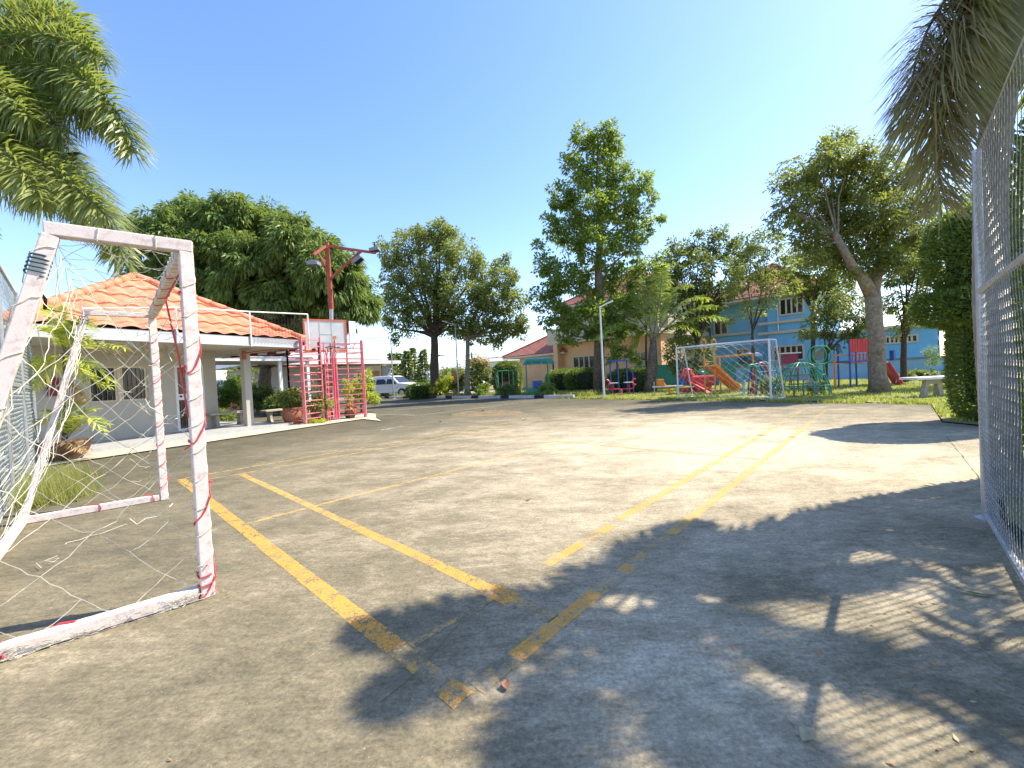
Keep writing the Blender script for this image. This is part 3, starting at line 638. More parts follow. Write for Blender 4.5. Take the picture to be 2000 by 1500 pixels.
# ================================================================ MESH FENCES
def chainfence(name, label, A, d, L, h, posts, rails, wire_r, cell, mats, bottom=True, jit=.004, z0=.03):
    A = Vector(A); d = Vector((d[0], d[1], 0)).normalized(); r = thing(name, label, 'fence', A)
    for t, ph in posts:
        m = MB(); m.tube([A+d*t, A+d*t+Z*ph], .024, 10); m.lathe(A+d*t, [(.06, 0), (.06, .012), (.03, .03)], 10); m.build('post', MT[mats[0]], r, smooth=False)
    for z, rr in rails:
        m = MB(); m.tube([A+Z*z, A+d*L+Z*z], rr, 8); m.build('rail', MT[mats[0]], r)
    m = MB(); n_ = Vector((d.y, -d.x, 0)); nx = int(L/cell); nz = int((h-z0)/(cell*.5))
    for i in range(nx):
        for sg in (0, 1):
            pts = []
            for j in range(nz+1):
                x = cell*(i+(.5 if (j+sg) % 2 else 0)); zz = z0+j*cell*.5
                bow = .02*math.sin(x*2.1+zz*1.7)*math.sin(zz*2.3)
                pts.append(A+d*x+n_*(bow+(.003 if (j+sg) % 2 else -.003))+Z*(zz+random.uniform(-jit, jit)))
            m.tube(pts, wire_r, 3, False)
    m.build('wire_mesh', MT[mats[1]], r); return r
RF = chainfence('chain_link_fence', 'tall grey chain-link fence at the right edge with shaded mesh', (3.34, 2.89, 0), (-.6836, -.7299), 6.2, 2.60,
    [(0, 2.62), (2.3, 2.62), (4.6, 2.62)], [(1.63, .02), (2.595, .004), (.045, .018)], .0017, .064, ('galv', 'meshwire'))
chainfence('chain_link_fence', 'pale chain-link fence on the left edge behind the wooden goal', (-4.35, 3.28, 0), (-.7299, .6836), 6.9, 2.86,
    [(0.1, 2.9), (2.3, 2.9), (4.6, 2.9), (6.9, 2.9)], [(2.86, .018), (.05, .018), (1.4, .016)], .0013, .058, ('galv', 'whitewire'))
FOX = 8
DENS = 1.75
# ================================================================ PLANTS
def unit(a): return a/np.maximum(np.linalg.norm(a, axis=1, keepdims=True), 1e-9)
def leafmesh(name, C, D, L, W, mat, parent=None, droop=.15, origin=None):
    N = len(C); D = unit(D); up = unit(rng.normal(0, .6, (N, 3))+np.array([0, 0, 1])); S = unit(np.cross(D, up)); L = np.asarray(L).reshape(-1, 1)*np.ones((N, 1)); Wd = np.asarray(W).reshape(-1, 1)*np.ones((N, 1))
    dz = np.array([0, 0, 1.0])
    v0 = C; v1 = C+D*L*.42+S*Wd/2; v2 = C+D*L-dz*L*droop; v3 = C+D*L*.42-S*Wd/2
    V = np.stack([v0, v1, v2, v3], 1).reshape(-1, 3); F = np.arange(4*N).reshape(-1, 4)
    return npmesh(name, V, F, mat, parent, origin=origin)
def lobes_px(lst, Y, dy=.5, zy=1.0):
    out = []
    for (px, py, r) in lst:
        R = r*Y/FPX; y = Y+rng.normal(0, R*dy); c = at(px, py, y); out.append((np.array(c), R, R*1.0, R*zy))
    return out
def crown_pts(lobes, clump_r, dens, leaves, shell=.55, low=.75, outw=.8, down=.5):
    """returns leaf centres and directions; clumps spread over each lobe"""
    Cs = []; Ds = []
    for c, rx, ry, rz in lobes:
        n = max(4, int(dens*rx*ry*4*DENS)); u = unit(rng.normal(0, 1, (n, 3))); keep = (u[:, 2] > -low) | (rng.random(n) < .35); u = u[keep]; n = len(u)
        rad = (shell+(1-shell)*rng.random(n)**.6)*(1+rng.normal(0, .10, n)); P = c+u*rad[:, None]*np.array([rx, ry, rz])
        k = int(leaves*1.45); cr_ = clump_r*rng.uniform(.5, 1.25, n)
        l = unit(rng.normal(0, 1, (n, k, 3)).reshape(-1, 3)).reshape(n, k, 3)
        pos = P[:, None, :]+l*(cr_[:, None, None]*rng.random((n, k, 1))**.5)*np.array([1, 1, .75])
        d = l*1.0+u[:, None, :]*outw+np.array([0, 0, -down])+rng.normal(0, .35, (n, k, 3))
        Cs.append(pos.reshape(-1, 3)); Ds.append(d.reshape(-1, 3))
    return np.concatenate(Cs), np.concatenate(Ds)
def limbs(mb, base, fork, tips, r0, r1, sub=2):
    base = Vector(base); fork = Vector(fork); n = 7; pts = []; rs = []
    for i in range(n):
        t = i/(n-1); pts.append(base.lerp(fork, t)+Vector((random.gauss(0, r0*.12), random.gauss(0, r0*.12), 0))*(1 if 0 < i < n-1 else 0)); rs.append((r0*(1+.45*max(0, 1-t*7)))*(1-t)+r1*t)
    mb.tube(pts, rs, 10)
    for tp in tips:
        tp = Vector(tp); mid = fork.lerp(tp, .45)+Vector((random.gauss(0, .15), random.gauss(0, .15), random.uniform(0, .3)))*((tp-fork).length*.15+.1)
        rr = r1*random.uniform(.45, .7); P = [fork-(fork-base).normalized()*r1*.5, fork.lerp(mid, .5), mid, mid.lerp(tp, .55), tp]; mb.tube(P, [rr*1.1, rr*.85, rr*.65, rr*.4, rr*.14], 7)
        for k in range(sub):
            a = mid.lerp(tp, random.uniform(0, .8)); e = a+Vector((random.gauss(0, 1), random.gauss(0, 1), random.uniform(-.2, .9)))*((tp-fork).length*.22); mb.tube([a, a.lerp(e, .5)+Vector((0, 0, .04)), e], [rr*.35, rr*.22, rr*.06], 5)
def tree(name, label, base, fork, lobes, r0, r1, bark, leaf, clump, dens, nl, LL, WW, group=None, tips=None, sub=2, shell=.55, droop=.15, low=.75, cat='tree', down=.5):
    r = thing(name, label, cat, base, group); mb = MB()
    tp = tips if tips is not None else [Vector(l[0]) for l in lobes if l[1] > .35]
    limbs(mb, base, fork, tp, r0, r1, sub); mb.build('trunk', MT[bark], r, smooth=True)
    C, D = crown_pts(lobes, clump, dens, nl, shell, low, down=down); N = len(C)
    leafmesh('crown', C, D, rng.uniform(.7, 1.25, N)*LL, rng.uniform(.8, 1.2, N)*WW, MT[leaf], r, droop); return r
# mango dome behind the pavilion
Y = 20.5
L1 = [(345, 490, 62), (400, 455, 62), (460, 450, 60), (520, 465, 62), (585, 500, 62), (640, 545, 58), (685, 585, 45), (700, 605, 32), (310, 470, 28), (330, 560, 55), (420, 530, 75), (500, 545, 75), (580, 580, 60), (640, 600, 40), (450, 425, 34), (390, 425, 32), (560, 455, 30), (620, 495, 28), (665, 535, 26), (540, 600, 50), (460, 600, 50)]
mb0 = at(520, 806, 20.6); mb0.z = 0
tree('mango_tree', 'huge dense dome-shaped mango tree behind the orange roofed pavilion', mb0, mb0+Vector((.1, 0, 2.3)), lobes_px(L1, Y, .55), .36, .26, 'bark', 'mango', .36, 6.4, 62, .30, .080, sub=1, shell=.8, droop=.35, low=.5, down=.9)
# mid left pair
b = G(850, 772); b = at(850, 772, 26.5); b.z = 0
L2 = [(800, 480, 38), (850, 462, 30), (880, 475, 30), (760, 500, 22), (905, 505, 36), (785, 545, 45), (850, 535, 48), (935, 530, 26), (775, 600, 38), (835, 605, 45), (895, 585, 45), (765, 640, 16), (745, 478, 10), (940, 575, 26), (800, 645, 16), (890, 635, 30), (860, 450, 20), (815, 452, 12), (778, 668, 6)]
tree('shade_tree', 'broad loose-crowned tree left of the paired trees by the kerb', b, at(848, 655, 26.5), lobes_px(L2, 26.5, .5), .33, .22, 'barkdark', 'mid', .40, 6.4, 30, .18, .095, 'trees along the far kerb', shell=.35, sub=2, down=.2)
b = at(913, 772, 25.5); b.z = 0
L3 = [(980, 520, 15), (985, 545, 26), (965, 580, 34), (1000, 590, 30), (945, 620, 36), (1000, 625, 32), (1022, 640, 16), (935, 655, 22), (975, 655, 22), (1012, 655, 10), (990, 505, 8), (905, 640, 20)]
tree('shade_tree', 'smaller pale-trunked tree right of the paired trees by the kerb', b, at(913, 660, 25.5), lobes_px(L3, 25.5, .5), .17, .13, 'barkpale', 'mid', .36, 6.6, 30, .18, .095, 'trees along the far kerb', shell=.35, sub=2, down=.2)
# tall tree
b = at(1170, 768, 23.2); b.z = .02
L4 = [(1142, 262, 20), (1188, 262, 20), (1165, 290, 28), (1200, 305, 20), (1120, 330, 26), (1160, 345, 40), (1205, 345, 28), (1250, 360, 24), (1270, 385, 12), (1095, 385, 28), (1145, 405, 42), (1205, 405, 40), (1245, 425, 28), (1075, 440, 22), (1110, 460, 36), (1165, 475, 42), (1225, 480, 36), (1262, 460, 16), (1068, 520, 26), (1105, 545, 38), (1160, 550, 40), (1215, 545, 40), (1258, 525, 22), (1060, 580, 24), (1090, 615, 34), (1145, 620, 40), (1200, 610, 40), (1245, 600, 28), (1110, 655, 20), (1165, 655, 22), (1210, 645, 22), (1293, 425, 5), (1130, 285, 12), (1052, 480, 6), (1290, 500, 10), (1285, 545, 16)]
r = thing('tall_tree', 'tallest tree, narrow tapering airy crown, behind the white street lamp', 'tree', b)
lb = lobes_px(L4, 23.2, .45); mb = MB(); top = at(1168, 270, 23.2); pts = [b, at(1170, 690, 23.2), at(1172, 600, 23.2), at(1168, 520, 23.2), at(1174, 430, 23.2), at(1166, 350, 23.2), top]; mb.tube(pts, [.36, .30, .27, .2, .13, .08, .03], 10)
for c, rx, ry, rz in lb:
    if rx < .3: continue
    c = Vector(c); zt_ = max(3.2, c.z-rx*.9-abs(c.x-b.x)*.55); t = min(.98, max(0, zt_/top.z)); s_ = b.lerp(top, t); mb.tube([s_, s_.lerp(c, .5)+Vector((0, 0, -.1)), c], [.075*(1-t*.6), .05*(1-t*.5), .012], 6)
mb.build('trunk', MT['bark'], r, smooth=True); C, D = crown_pts(lb, .36, 6.2, 30, .3, down=.2); N = len(C)
leafmesh('crown', C, D, rng.uniform(.7, 1.25, N)*.20, rng.uniform(.8, 1.2, N)*.10, MT['tall'], r)
# big tree right
Y = 13.7; b = at(1718, 768, Y); b.z = .02
L5 = [(1635, 275, 22), (1605, 305, 32), (1660, 310, 34), (1700, 320, 34), (1560, 350, 32), (1620, 355, 48), (1685, 365, 48), (1740, 360, 36), (1540, 400, 28), (1590, 415, 46), (1655, 425, 55), (1720, 420, 50), (1520, 440, 14), (1575, 465, 28), (1630, 480, 42), (1690, 480, 46), (1750, 460, 45), (1660, 520, 30), (1720, 515, 34), (1770, 420, 30), (1650, 262, 12), (1535, 350, 10), (1515, 365, 8), (1600, 500, 22), (1760, 510, 26), (1785, 470, 26), (1800, 400, 30), (1780, 350, 26)]
lb = lobes_px(L5, Y, .7); r = thing('broad_tree', 'large olive green tree with thick pale forked trunk beside the playground', 'tree', b)
mb = MB(); fk = at(1703, 565, Y); limbs(mb, b, fk, [], .235, .22); mb.lathe(b, [(.36, 0), (.29, .12), (.235, .4)], 14)
for e, rr in (((1665, 520), .13), ((1722, 500), .13)):
    p = at(e[0], e[1], Y+(.3 if e[0] > 1700 else -.3)); mb.tube([fk-Z*.25, fk.lerp(p, .5)+Z*.03, p, p+(p-fk)*.9+Z*.4], [.20, .17, rr, .09], 9)
    for c, rx, ry, rz in lb:
        c = Vector(c)
        if (c.x < p.x+.3) == (e[0] < 1700): q = p+(p-fk)*.7+Z*.3; mb.tube([q, q.lerp(c, .5)+Z*.12+Vector((random.gauss(0, .1), .2, 0)), c], [.034, .024, .008], 6)
mb.tube([at(1712, 690, Y), at(1722, 689, Y-.33)], [.10, .045], 8)
mb.build('trunk', MT['barkpale'], r, smooth=True); C, D = crown_pts(lb, .29, 15, 27, .25, down=.4); N = len(C)
leafmesh('crown', C, D, rng.uniform(.7, 1.25, N)*.12, rng.uniform(.8, 1.2, N)*.06, MT['big'], r)
# long feathery sprays at its left edge
mb = MB(); C = []; D = []
for i in range(80):
    px_ = random.uniform(1525, 1640); py_ = random.uniform(300, 470); a = at(px_, py_, Y+random.gauss(0, .5)); e = a+Vector((-random.uniform(.25, .6), random.gauss(0, .25), random.uniform(-.45, .1))); mid = a.lerp(e, .5)+Z*.1
    for k in range(16):
        t = k/15; p = (a*(1-t)*(1-t)+mid*2*t*(1-t)+e*t*t); 
        for s in (-1, 1): C.append(tuple(p)); D.append((random.gauss(0, .3), s*.8+random.gauss(0, .3), -.5))
C = np.array(C); leafmesh('outer_sprays', C, np.array(D), .10, .035, MT['big'], r)
def simple_tree(label, basepx, forkpx, Y, lob, r0, r1, leaf, bark='barkdark', clump=.32, dens=6, nl=24, LL=.15, WW=.08, name='shade_tree', group=None, shell=.35, cat='tree', zb=0, droop=.15):
    b = at(basepx[0], basepx[1], Y); b.z = zb; return tree(name, label, b, at(forkpx[0], forkpx[1], Y), lobes_px(lob, Y, .5), r0, r1, bark, leaf, clump, dens, nl, LL, WW, group, shell=shell, cat=cat, droop=droop)
simple_tree('dark rounded tree between the coconut palm and the blue house', (1360, 760), (1362, 665), 26, [(1325, 495, 30), (1365, 480, 32), (1405, 478, 32), (1445, 485, 26), (1310, 525, 22), (1350, 540, 44), (1405, 540, 44), (1450, 520, 24), (1330, 590, 36), (1375, 600, 36), (1415, 575, 22), (1340, 640, 26), (1320, 665, 16), (1350, 672, 16)], .2, .14, 'dark', dens=5, LL=.2, WW=.10, shell=.5)
simple_tree('slender dark-stemmed tree in front of the blue house', (1471, 770), (1470, 645), 16.3, [(1470, 470, 26), (1505, 480, 30), (1455, 510, 28), (1500, 525, 34), (1445, 560, 26), (1490, 575, 32), (1530, 530, 26), (1440, 605, 16), (1480, 605, 16), (1425, 625, 8), (1540, 560, 16)], .09, .055, 'mid', clump=.26, dens=9, nl=24, LL=.12, WW=.06)
simple_tree('low dark round-crowned tree left of the broad pale trunk', (1612, 742), (1614, 690), 17.5, [(1600, 640, 26), (1640, 635, 34), (1670, 645, 26), (1610, 605, 24), (1650, 595, 32), (1620, 670, 16), (1585, 655, 14), (1690, 610, 24)], .10, .07, 'dark', clump=.28, dens=8, nl=26, LL=.16, WW=.06, shell=.6)
simple_tree('green tree filling the gap beyond the low dark tree', (1588, 742), (1588, 610), 20, [(1560, 530, 26), (1600, 530, 30), (1575, 570, 22), (1610, 570, 26), (1640, 550, 30), (1545, 560, 14), (1625, 500, 20), (1560, 495, 24), (1595, 490, 28), (1635, 590, 22)], .12, .08, 'mid', clump=.3, dens=9, nl=24, LL=.15, WW=.08)
simple_tree('tree with hanging sprays behind the pale trunk on right', (1765, 742), (1765, 660), 18.5, [(1755, 540, 30), (1790, 530, 34), (1750, 590, 30), (1790, 590, 36), (1765, 635, 22), (1800, 540, 34), (1770, 500, 36), (1830, 560, 30), (1840, 500, 36), (1800, 480, 26)], .13, .1, 'big', clump=.3, dens=6, nl=26, LL=.15, WW=.06)
simple_tree('far green tree rising behind the clipped topiary', (1870, 740), (1870, 600), 15, [(1850, 430, 30), (1880, 380, 40), (1920, 420, 50), (1960, 350, 60), (1990, 450, 60), (1940, 500, 50), (1985, 550, 60), (1960, 620, 50)], .16, .1, 'mid', clump=.3, dens=6, nl=22, LL=.14, WW=.07)
# small trees and shrubs near tall tree's right
simple_tree('yellow-green young tree between the tall tree and the palm', (1262, 745), (1262, 640), 22, [(1255, 560, 26), (1285, 545, 26), (1275, 590, 24), (1240, 610, 22), (1300, 520, 16), (1250, 640, 16)], .07, .05, 'mid', clump=.3, dens=5, nl=20, LL=.15, WW=.08)
simple_tree('pink-flowered dark shrub in front of the blue house corner', (1350, 742), (1350, 725), 21, [(1330, 690, 26), (1365, 700, 22), (1310, 700, 18), (1375, 675, 14), (1340, 720, 22)], .05, .04, 'dark', name='shrub', cat='shrub', dens=8, shell=.7)
simple_tree('small green tree beside the street lamp before orange house', (1205, 745), (1205, 705), 21.5, [(1200, 670, 16), (1215, 695, 22), (1195, 700, 14), (1240, 700, 12)], .05, .035, 'tall', name='shrub', cat='shrub', dens=9, clump=.22, nl=20)
# clipped things
def clipped(name, label, parts, mat, LL=.05, WW=.025, dens=900, cat='hedge', origin=None, trunkr=0, bump_=.03):
    """parts: (centre, rx, ry, rz, power) superellipsoids; leaves on the surface"""
    Cs = []; Ds = []
    for c, rx, ry, rz, pw in parts:
        A = 4*math.pi*((rx*ry)**1.6+(rx*rz)**1.6+(ry*rz)**1.6)**(1/1.6)/3**(1/1.6); n = int(A*dens*2.2); u = unit(rng.normal(0, 1, (n, 3)))
        k = 1/(np.abs(u)**pw).sum(1)**(1/pw); p = u*k[:, None]; ph = rng.uniform(0, 6, 3)
        b_ = 1+bump_*(np.sin(p[:, 0]*7+ph[0])+np.sin(p[:, 2]*9+ph[1])*np.sin(p[:, 1]*8+ph[2])); dep = 1-np.abs(rng.normal(0, .05, n))+rng.random(n)**8*.1
        q = np.array(c)+p*np.array([rx, ry, rz])*(b_*dep)[:, None]; Cs.append(q); Ds.append(u+rng.normal(0, .55, (n, 3))+np.array([0, 0, .35]))
    C = np.concatenate(Cs); D = np.concatenate(Ds); N = len(C); r = thing(name, label, cat, origin if origin is not None else (float(C[:, 0].mean()), float(C[:, 1].mean()), 0))
    mb = MB()
    if trunkr:
        o = Vector(r.location); mb.tube([o, o+Z*(float(C[:, 2].max())-.3)], [trunkr, trunkr*.5], 8)
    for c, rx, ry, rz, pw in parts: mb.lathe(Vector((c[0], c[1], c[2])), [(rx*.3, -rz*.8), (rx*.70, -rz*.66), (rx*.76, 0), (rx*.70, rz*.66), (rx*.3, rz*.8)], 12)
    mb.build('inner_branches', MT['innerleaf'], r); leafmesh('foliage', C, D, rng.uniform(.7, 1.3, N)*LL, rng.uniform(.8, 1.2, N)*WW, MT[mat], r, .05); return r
tc = Vector((8.32, 7.05, 0))
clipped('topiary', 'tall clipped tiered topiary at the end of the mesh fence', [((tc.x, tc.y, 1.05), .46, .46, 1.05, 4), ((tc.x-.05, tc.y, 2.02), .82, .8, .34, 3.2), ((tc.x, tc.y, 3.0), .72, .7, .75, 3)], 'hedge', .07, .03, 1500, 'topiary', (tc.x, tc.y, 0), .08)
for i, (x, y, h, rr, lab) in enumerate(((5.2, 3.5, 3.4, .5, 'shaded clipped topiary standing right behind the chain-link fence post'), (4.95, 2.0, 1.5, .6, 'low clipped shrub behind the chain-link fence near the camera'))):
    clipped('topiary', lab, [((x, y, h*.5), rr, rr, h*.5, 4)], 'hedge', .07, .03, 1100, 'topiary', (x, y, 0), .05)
# hedges by the orange house
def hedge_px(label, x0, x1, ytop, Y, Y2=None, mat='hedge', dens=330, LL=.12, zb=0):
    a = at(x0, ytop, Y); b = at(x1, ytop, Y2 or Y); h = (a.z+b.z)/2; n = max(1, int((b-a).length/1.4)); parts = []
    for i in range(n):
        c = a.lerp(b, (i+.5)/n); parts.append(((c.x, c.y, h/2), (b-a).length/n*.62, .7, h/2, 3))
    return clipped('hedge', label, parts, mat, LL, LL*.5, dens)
hedge_px('square-clipped tall green hedge left of the orange house', 968, 1012, 707, 27)
hedge_px('low dark hedge in front of the orange house window', 1082, 1160, 722, 27, 24)
hedge_px('dark hedge behind the pink seesaw', 1195, 1262, 722, 22)
hedge_px('low green hedge behind the parked white car', 800, 842, 750, 27, None, 'hedge')
# bougainvillea, crotons
def shrub(label, px, py_b, Y, rad, h, mat, dens=14, LL=.14, WW=.07, extra=None, name='shrub'):
    b = at(px, py_b, Y); b.z = 0; lb = [(np.array(b+Vector((random.gauss(0, rad*.4), random.gauss(0, rad*.4), h*random.uniform(.35, .8)))), rad*.6, rad*.6, h*.28) for _ in range(FOX)]
    r = tree(name, label, b, b+Z*h*.3, lb, .04, .03, 'bark', mat, .16, dens, 18, LL, WW, cat='shrub', sub=0)
    if extra:
        C, D = crown_pts([(np.array(b+Z*h*.9), rad*.8, rad*.8, h*.14)], .12, 22, 10); leafmesh('flowers', C, D, .09, .08, MT[extra], r)
    return r
shrub('red-topped bougainvillea shrub behind the white roofed gate', 940, 765, 27, .85, 2.5, 'mid', extra='redflower')
shrub('yellow-green shrub behind the left end of striped kerb', 868, 768, 27, .8, 1.5, 'lime'); shrub('pale green round shrub behind the thin lamp pole', 893, 765, 27.5, .9, 2.1, 'mid')
shrub('low green shrub above a black kerb block', 942, 770, 24.2, .4, .8, 'tall'); shrub('leafy garden shrub under the swings', 1068, 768, 21.5, .4, .7, 'tall'); shrub('small dark shrub at the foot of the swings', 990, 770, 23, .5, .8, 'dark')
shrub('bushy yellow croton right of the red-pink stand', 706, 800, 17, .42, 1.75, 'lime', 22, .16, .06)
shrub('dark green bushy shrub at the mango trunk foot', 545, 806, 18, .8, 1.0, 'dark', 16); shrub('dark shrub by the pavilion column in tree shade', 515, 805, 19, .6, 1.4, 'dark', 14)
shrub('flowering shrub with pale red blooms left of the stand', 580, 806, 18, .45, 1.1, 'mid', 14, extra='redflower'); shrub('leafy green bush seen through the open pavilion', 438, 812, 20, .7, 1.6, 'tall'); shrub('low green potted herb beside the pavilion bench', 438, 822, 15.5, .3, .55, 'tall', 24, .08, .04)
shrub('pale green bush behind the wire-thin post', 470, 800, 24, 1.1, 2.4, 'tall', 8); shrub('clump of low shrubs below the blue wall at right', 1800, 742, 19.5, .6, .5, 'dark'); shrub('leafy plant on top of the blue wall', 1818, 705, 21.5, .3, 1.7, 'tall', 20, .1, .04)
shrub('ivy-like plant climbing at the spiral climber', 1510, 772, 15, .4, .7, 'tall', 16, .09, .06); shrub('low green shrub below the ring climber', 1595, 772, 14.2, .3, .5, 'dark', 16, .08, .05)
# norfolk pines beyond the road
for i, (px, pt, yy) in enumerate(((767, 690, 42), (781, 690, 47), (797, 685, 43), (809, 679, 48), (829, 683, 44))):
    b = at(px, 745, yy); b.z = 0; t = at(px, pt, yy); r = thing('norfolk_pine', ['small pine just left of the others by the lamp pole', 'short pine second from the left beyond the road', 'middle pine of the row of five small pines', 'tallest small pine with clear tiers beyond the road', 'rightmost small pine beside the dark tree trunk'][i], 'pine tree', b, 'row of small pines beyond the road')
    m = MB(); m.tube([b, t], [.09, .02], 6); m.build('trunk', MT['barkdark'], r); C = []; D = []; H = t.z
    for j in range(15):
        z = H*(.08+.90*j/14); R = .25+1.0*(1-z/H)*.9
        for k in range(13):
            a = random.uniform(0, 6.28)
            for q in range(12): rr = R*(q+1)/12; C.append((b.x+math.cos(a)*rr, b.y+math.sin(a)*rr, z-.15*rr+random.gauss(0, .05))); D.append((math.cos(a)+random.gauss(0, .6), math.sin(a)+random.gauss(0, .6), random.gauss(-.1, .5)))
    leafmesh('crown', np.array(C), np.array(D), .28, .13, MT['dark'], r)

# ---------------------------------------------------------------- palms
def bez(a, m, e, t): return a*(1-t)**2+m*2*t*(1-t)+e*t*t
def frond(parent, a, m, e, leaf, mode, n=80, ll=.4, lw=.035, rach=.018, droop=.5, name='frond', t0=.14, ragged=.1, rmat='crownshaft', sweep=.7):
    a, m, e = Vector(a), Vector(m), Vector(e); mb = MB(); mb.tube([bez(a, m, e, t) for t in np.linspace(0, 1, 14)], [rach*(1-.8*t) for t in np.linspace(0, 1, 14)], 6); o = mb.build(name, MT[rmat], parent); n = int(n*1.25)
    V = []; F = []
    for i in range(n):
        t = t0+(1-t0)*(i+random.uniform(-.4, .4))/n; t = min(1, max(.02, t)); p = bez(a, m, e, t); d = (bez(a, m, e, min(1, t+.02))-bez(a, m, e, max(0, t-.02))).normalized()
        sx = d.cross(Z)
        if sx.length < .2: sx = d.cross(Vector((0, 1, 0)))
        sx.normalize(); up = sx.cross(d).normalized(); env = (math.sin(math.pi*min(1, .12+t*.80))**.6)
        if mode == 'fox': angs = [random.uniform(0, 2*math.pi) for _ in range(FOX)]
        else: angs = [random.gauss(.15, .15), math.pi-random.gauss(.15, .15)]
        for an in angs:
            if random.random() < ragged: continue
            out = sx*math.cos(an)+up*math.sin(an); L = ll*env*random.uniform(.75, 1.15); dr = (out+d*sweep+Vector((random.gauss(0, .12), random.gauss(0, .12), random.gauss(0, .12)))).normalized()
            p1 = p+dr*L*.5-Z*droop*L*.12; p2 = p+dr*L*.95-Z*droop*L*.5; wv = dr.cross(up if abs(dr.dot(up)) < .8 else d).normalized()*lw/2; b0 = len(V)
            V += [tuple(p-wv*.5), tuple(p+wv*.5), tuple(p1+wv), tuple(p1-wv), tuple(p2)]; F += [(b0, b0+1, b0+2, b0+3), (b0+3, b0+2, b0+4, b0+4)]
    me = bpy.data.meshes.new('leaflets'); off = OFF[parent.name]; me.from_pydata([(v[0]-off.x, v[1]-off.y, v[2]-off.z) for v in V], [], [f if f[2] != f[3] else f[:3] for f in F]); me.update(); link('leaflets', me, MT[leaf], o); return o
# left foxtail palm (stem just outside the frame)
Y = 4.4; ch = Vector((-6.9, 4.7, 4.5)); pr_ = thing('foxtail_palm', 'green foxtail palm at upper left with arching bushy fronds', 'palm', (-7.0, 4.8, 0))
mb = MB(); mb.tube([(-7.0, 4.8, 0), (-7.0, 4.8, .5), (-6.98, 4.78, 3.4)], [.2, .15, .13], 14); mb.build('trunk', MT['palmtrunk'], pr_, smooth=True)
mb = MB(); mb.tube([(-6.98, 4.78, 3.4), (-6.95, 4.75, 3.7), ch], [.13, .12, .07], 14); mb.build('crownshaft', MT['crownshaft'], pr_, smooth=True)
for (mx, my, ex, ey, yy, nn) in ((190, 10, 262, 300, 4.3, 70), (60, 60, 205, 165, 4.9, 60), (140, 170, 245, 520, 4.4, 90), (40, 240, 205, 420, 4.0, 70), (-40, 180, 85, 395, 3.8, 60), (20, -60, 165, 70, 4.6, 60), (120, -120, 210, 130, 4.9, 60), (-60, 120, 30, 300, 4.6, 60), (30, 120, 160, 330, 5.2, 60), (-150, 300, 10, 350, 5.6, 50), (90, 110, 215, 250, 4.6, 70), (80, 250, 225, 470, 4.7, 80), (-20, 60, 120, 260, 4.2, 70), (60, 0, 190, 110, 4.4, 60), (0, 300, 110, 400, 4.9, 60), (-80, 60, 60, 230, 4.0, 60)):
    frond(pr_, ch, at(mx, my, yy), at(ex, ey, yy-.1), 'palm', 'fox', int(nn*1.35), .42, .019, .02, .75, ragged=.15, sweep=.65)
for az in (2.2, 2.9, 3.6, 4.3, 5.0):
    dd = Vector((math.cos(az), math.sin(az), 0)); frond(pr_, ch, ch+dd*1.2+Z*.9, ch+dd*2.4-Z*.6, 'palm', 'fox', 50, .34, .035, .02, .7)
# right palm behind the fence
ct = Vector((4.12, 3.28, 4.25)); pr2 = thing('foxtail_palm', 'palm behind the right fence with drooping dried fronds', 'palm', (4.02, 3.36, 0))
mb = MB(); P_ = []; R_r = []; K5 = [(4.06, 3.36, 0), (4.03, 3.36, .2), (3.98, 3.37, 1.6), (3.99, 3.36, 2.6), (4.06, 3.33, 3.3)]; R5 = [.13, .115, .105, .098, .095]
for i in range(165):
    z = 3.3*i/164; k = max(j for j in range(4) if K5[j][2] <= z+1e-6); t = (z-K5[k][2])/(K5[k+1][2]-K5[k][2]); P_.append(Vector(K5[k]).lerp(Vector(K5[k+1]), t)); R_r.append((R5[k]*(1-t)+R5[k+1]*t)*(1+(.035 if i % 5 == 0 else 0)+random.gauss(0, .006)))
mb.tube(P_, R_r, 16); mb.build('trunk', MT['palmtrunk'], pr2, smooth=True)
mb = MB(); mb.tube([(4.06, 3.33, 3.28), (4.09, 3.31, 3.5), (4.12, 3.28, 4.0), ct+Z*.35], [.11, .135, .13, .06], 16); mb.build('crownshaft', MT['crownshaft'], pr2, smooth=True)
frond(pr2, ct-Z*.1, at(1780, 20, 3.3), at(1838, 400, 3.25), 'deadpalm', 'fox', 84, .52, .014, .018, 1.0, ragged=.2, rmat='deadleaf', sweep=.9)
frond(pr2, ct, at(1800, -60, 3.35), at(1765, 250, 3.35), 'deadpalm', 'fox', 60, .40, .014, .018, .7, ragged=.35, rmat='crownshaft', sweep=.8)
frond(pr2, ct-Z*.1, at(1850, -60, 3.2), at(1855, 300, 3.2), 'deadpalm', 'fox', 60, .46, .014, .018, 1.1, ragged=.3, rmat='deadleaf', sweep=.9)
frond(pr2, ct-Z*.2, at(1880, 60, 3.5), at(1872, 300, 3.6), 'deadpalm', 'fox', 40, .36, .014, .016, 1.1, ragged=.4, rmat='deadleaf')
frond(pr2, ct, ct+Vector((1.0, .5, .6)), ct+Vector((1.5, .9, -1.3)), 'palm', 'fox', 60, .34, .03, .018, .8)
frond(pr2, ct, ct+Vector((.6, .1, .5)), ct+Vector((.75, .2, -1.1)), 'palm', 'fox', 50, .32, .03, .018, .8)
for az, L_f, dz in ((3.35, .95, .7), (3.8, 1.15, .4), (4.35, 1.35, .1), (4.9, 1.4, -.1), (5.6, 1.6, -.2), (.3, 1.6, -.2), (.8, 1.2, .2), (0.0, 1.6, .1)):
    dd = Vector((math.cos(az), math.sin(az), 0)); frond(pr2, ct, ct+dd*L_f*.55+Z*.8, ct+dd*L_f+Z*dz, 'palm', 'fox', 48, .34, .032, .02, .7)
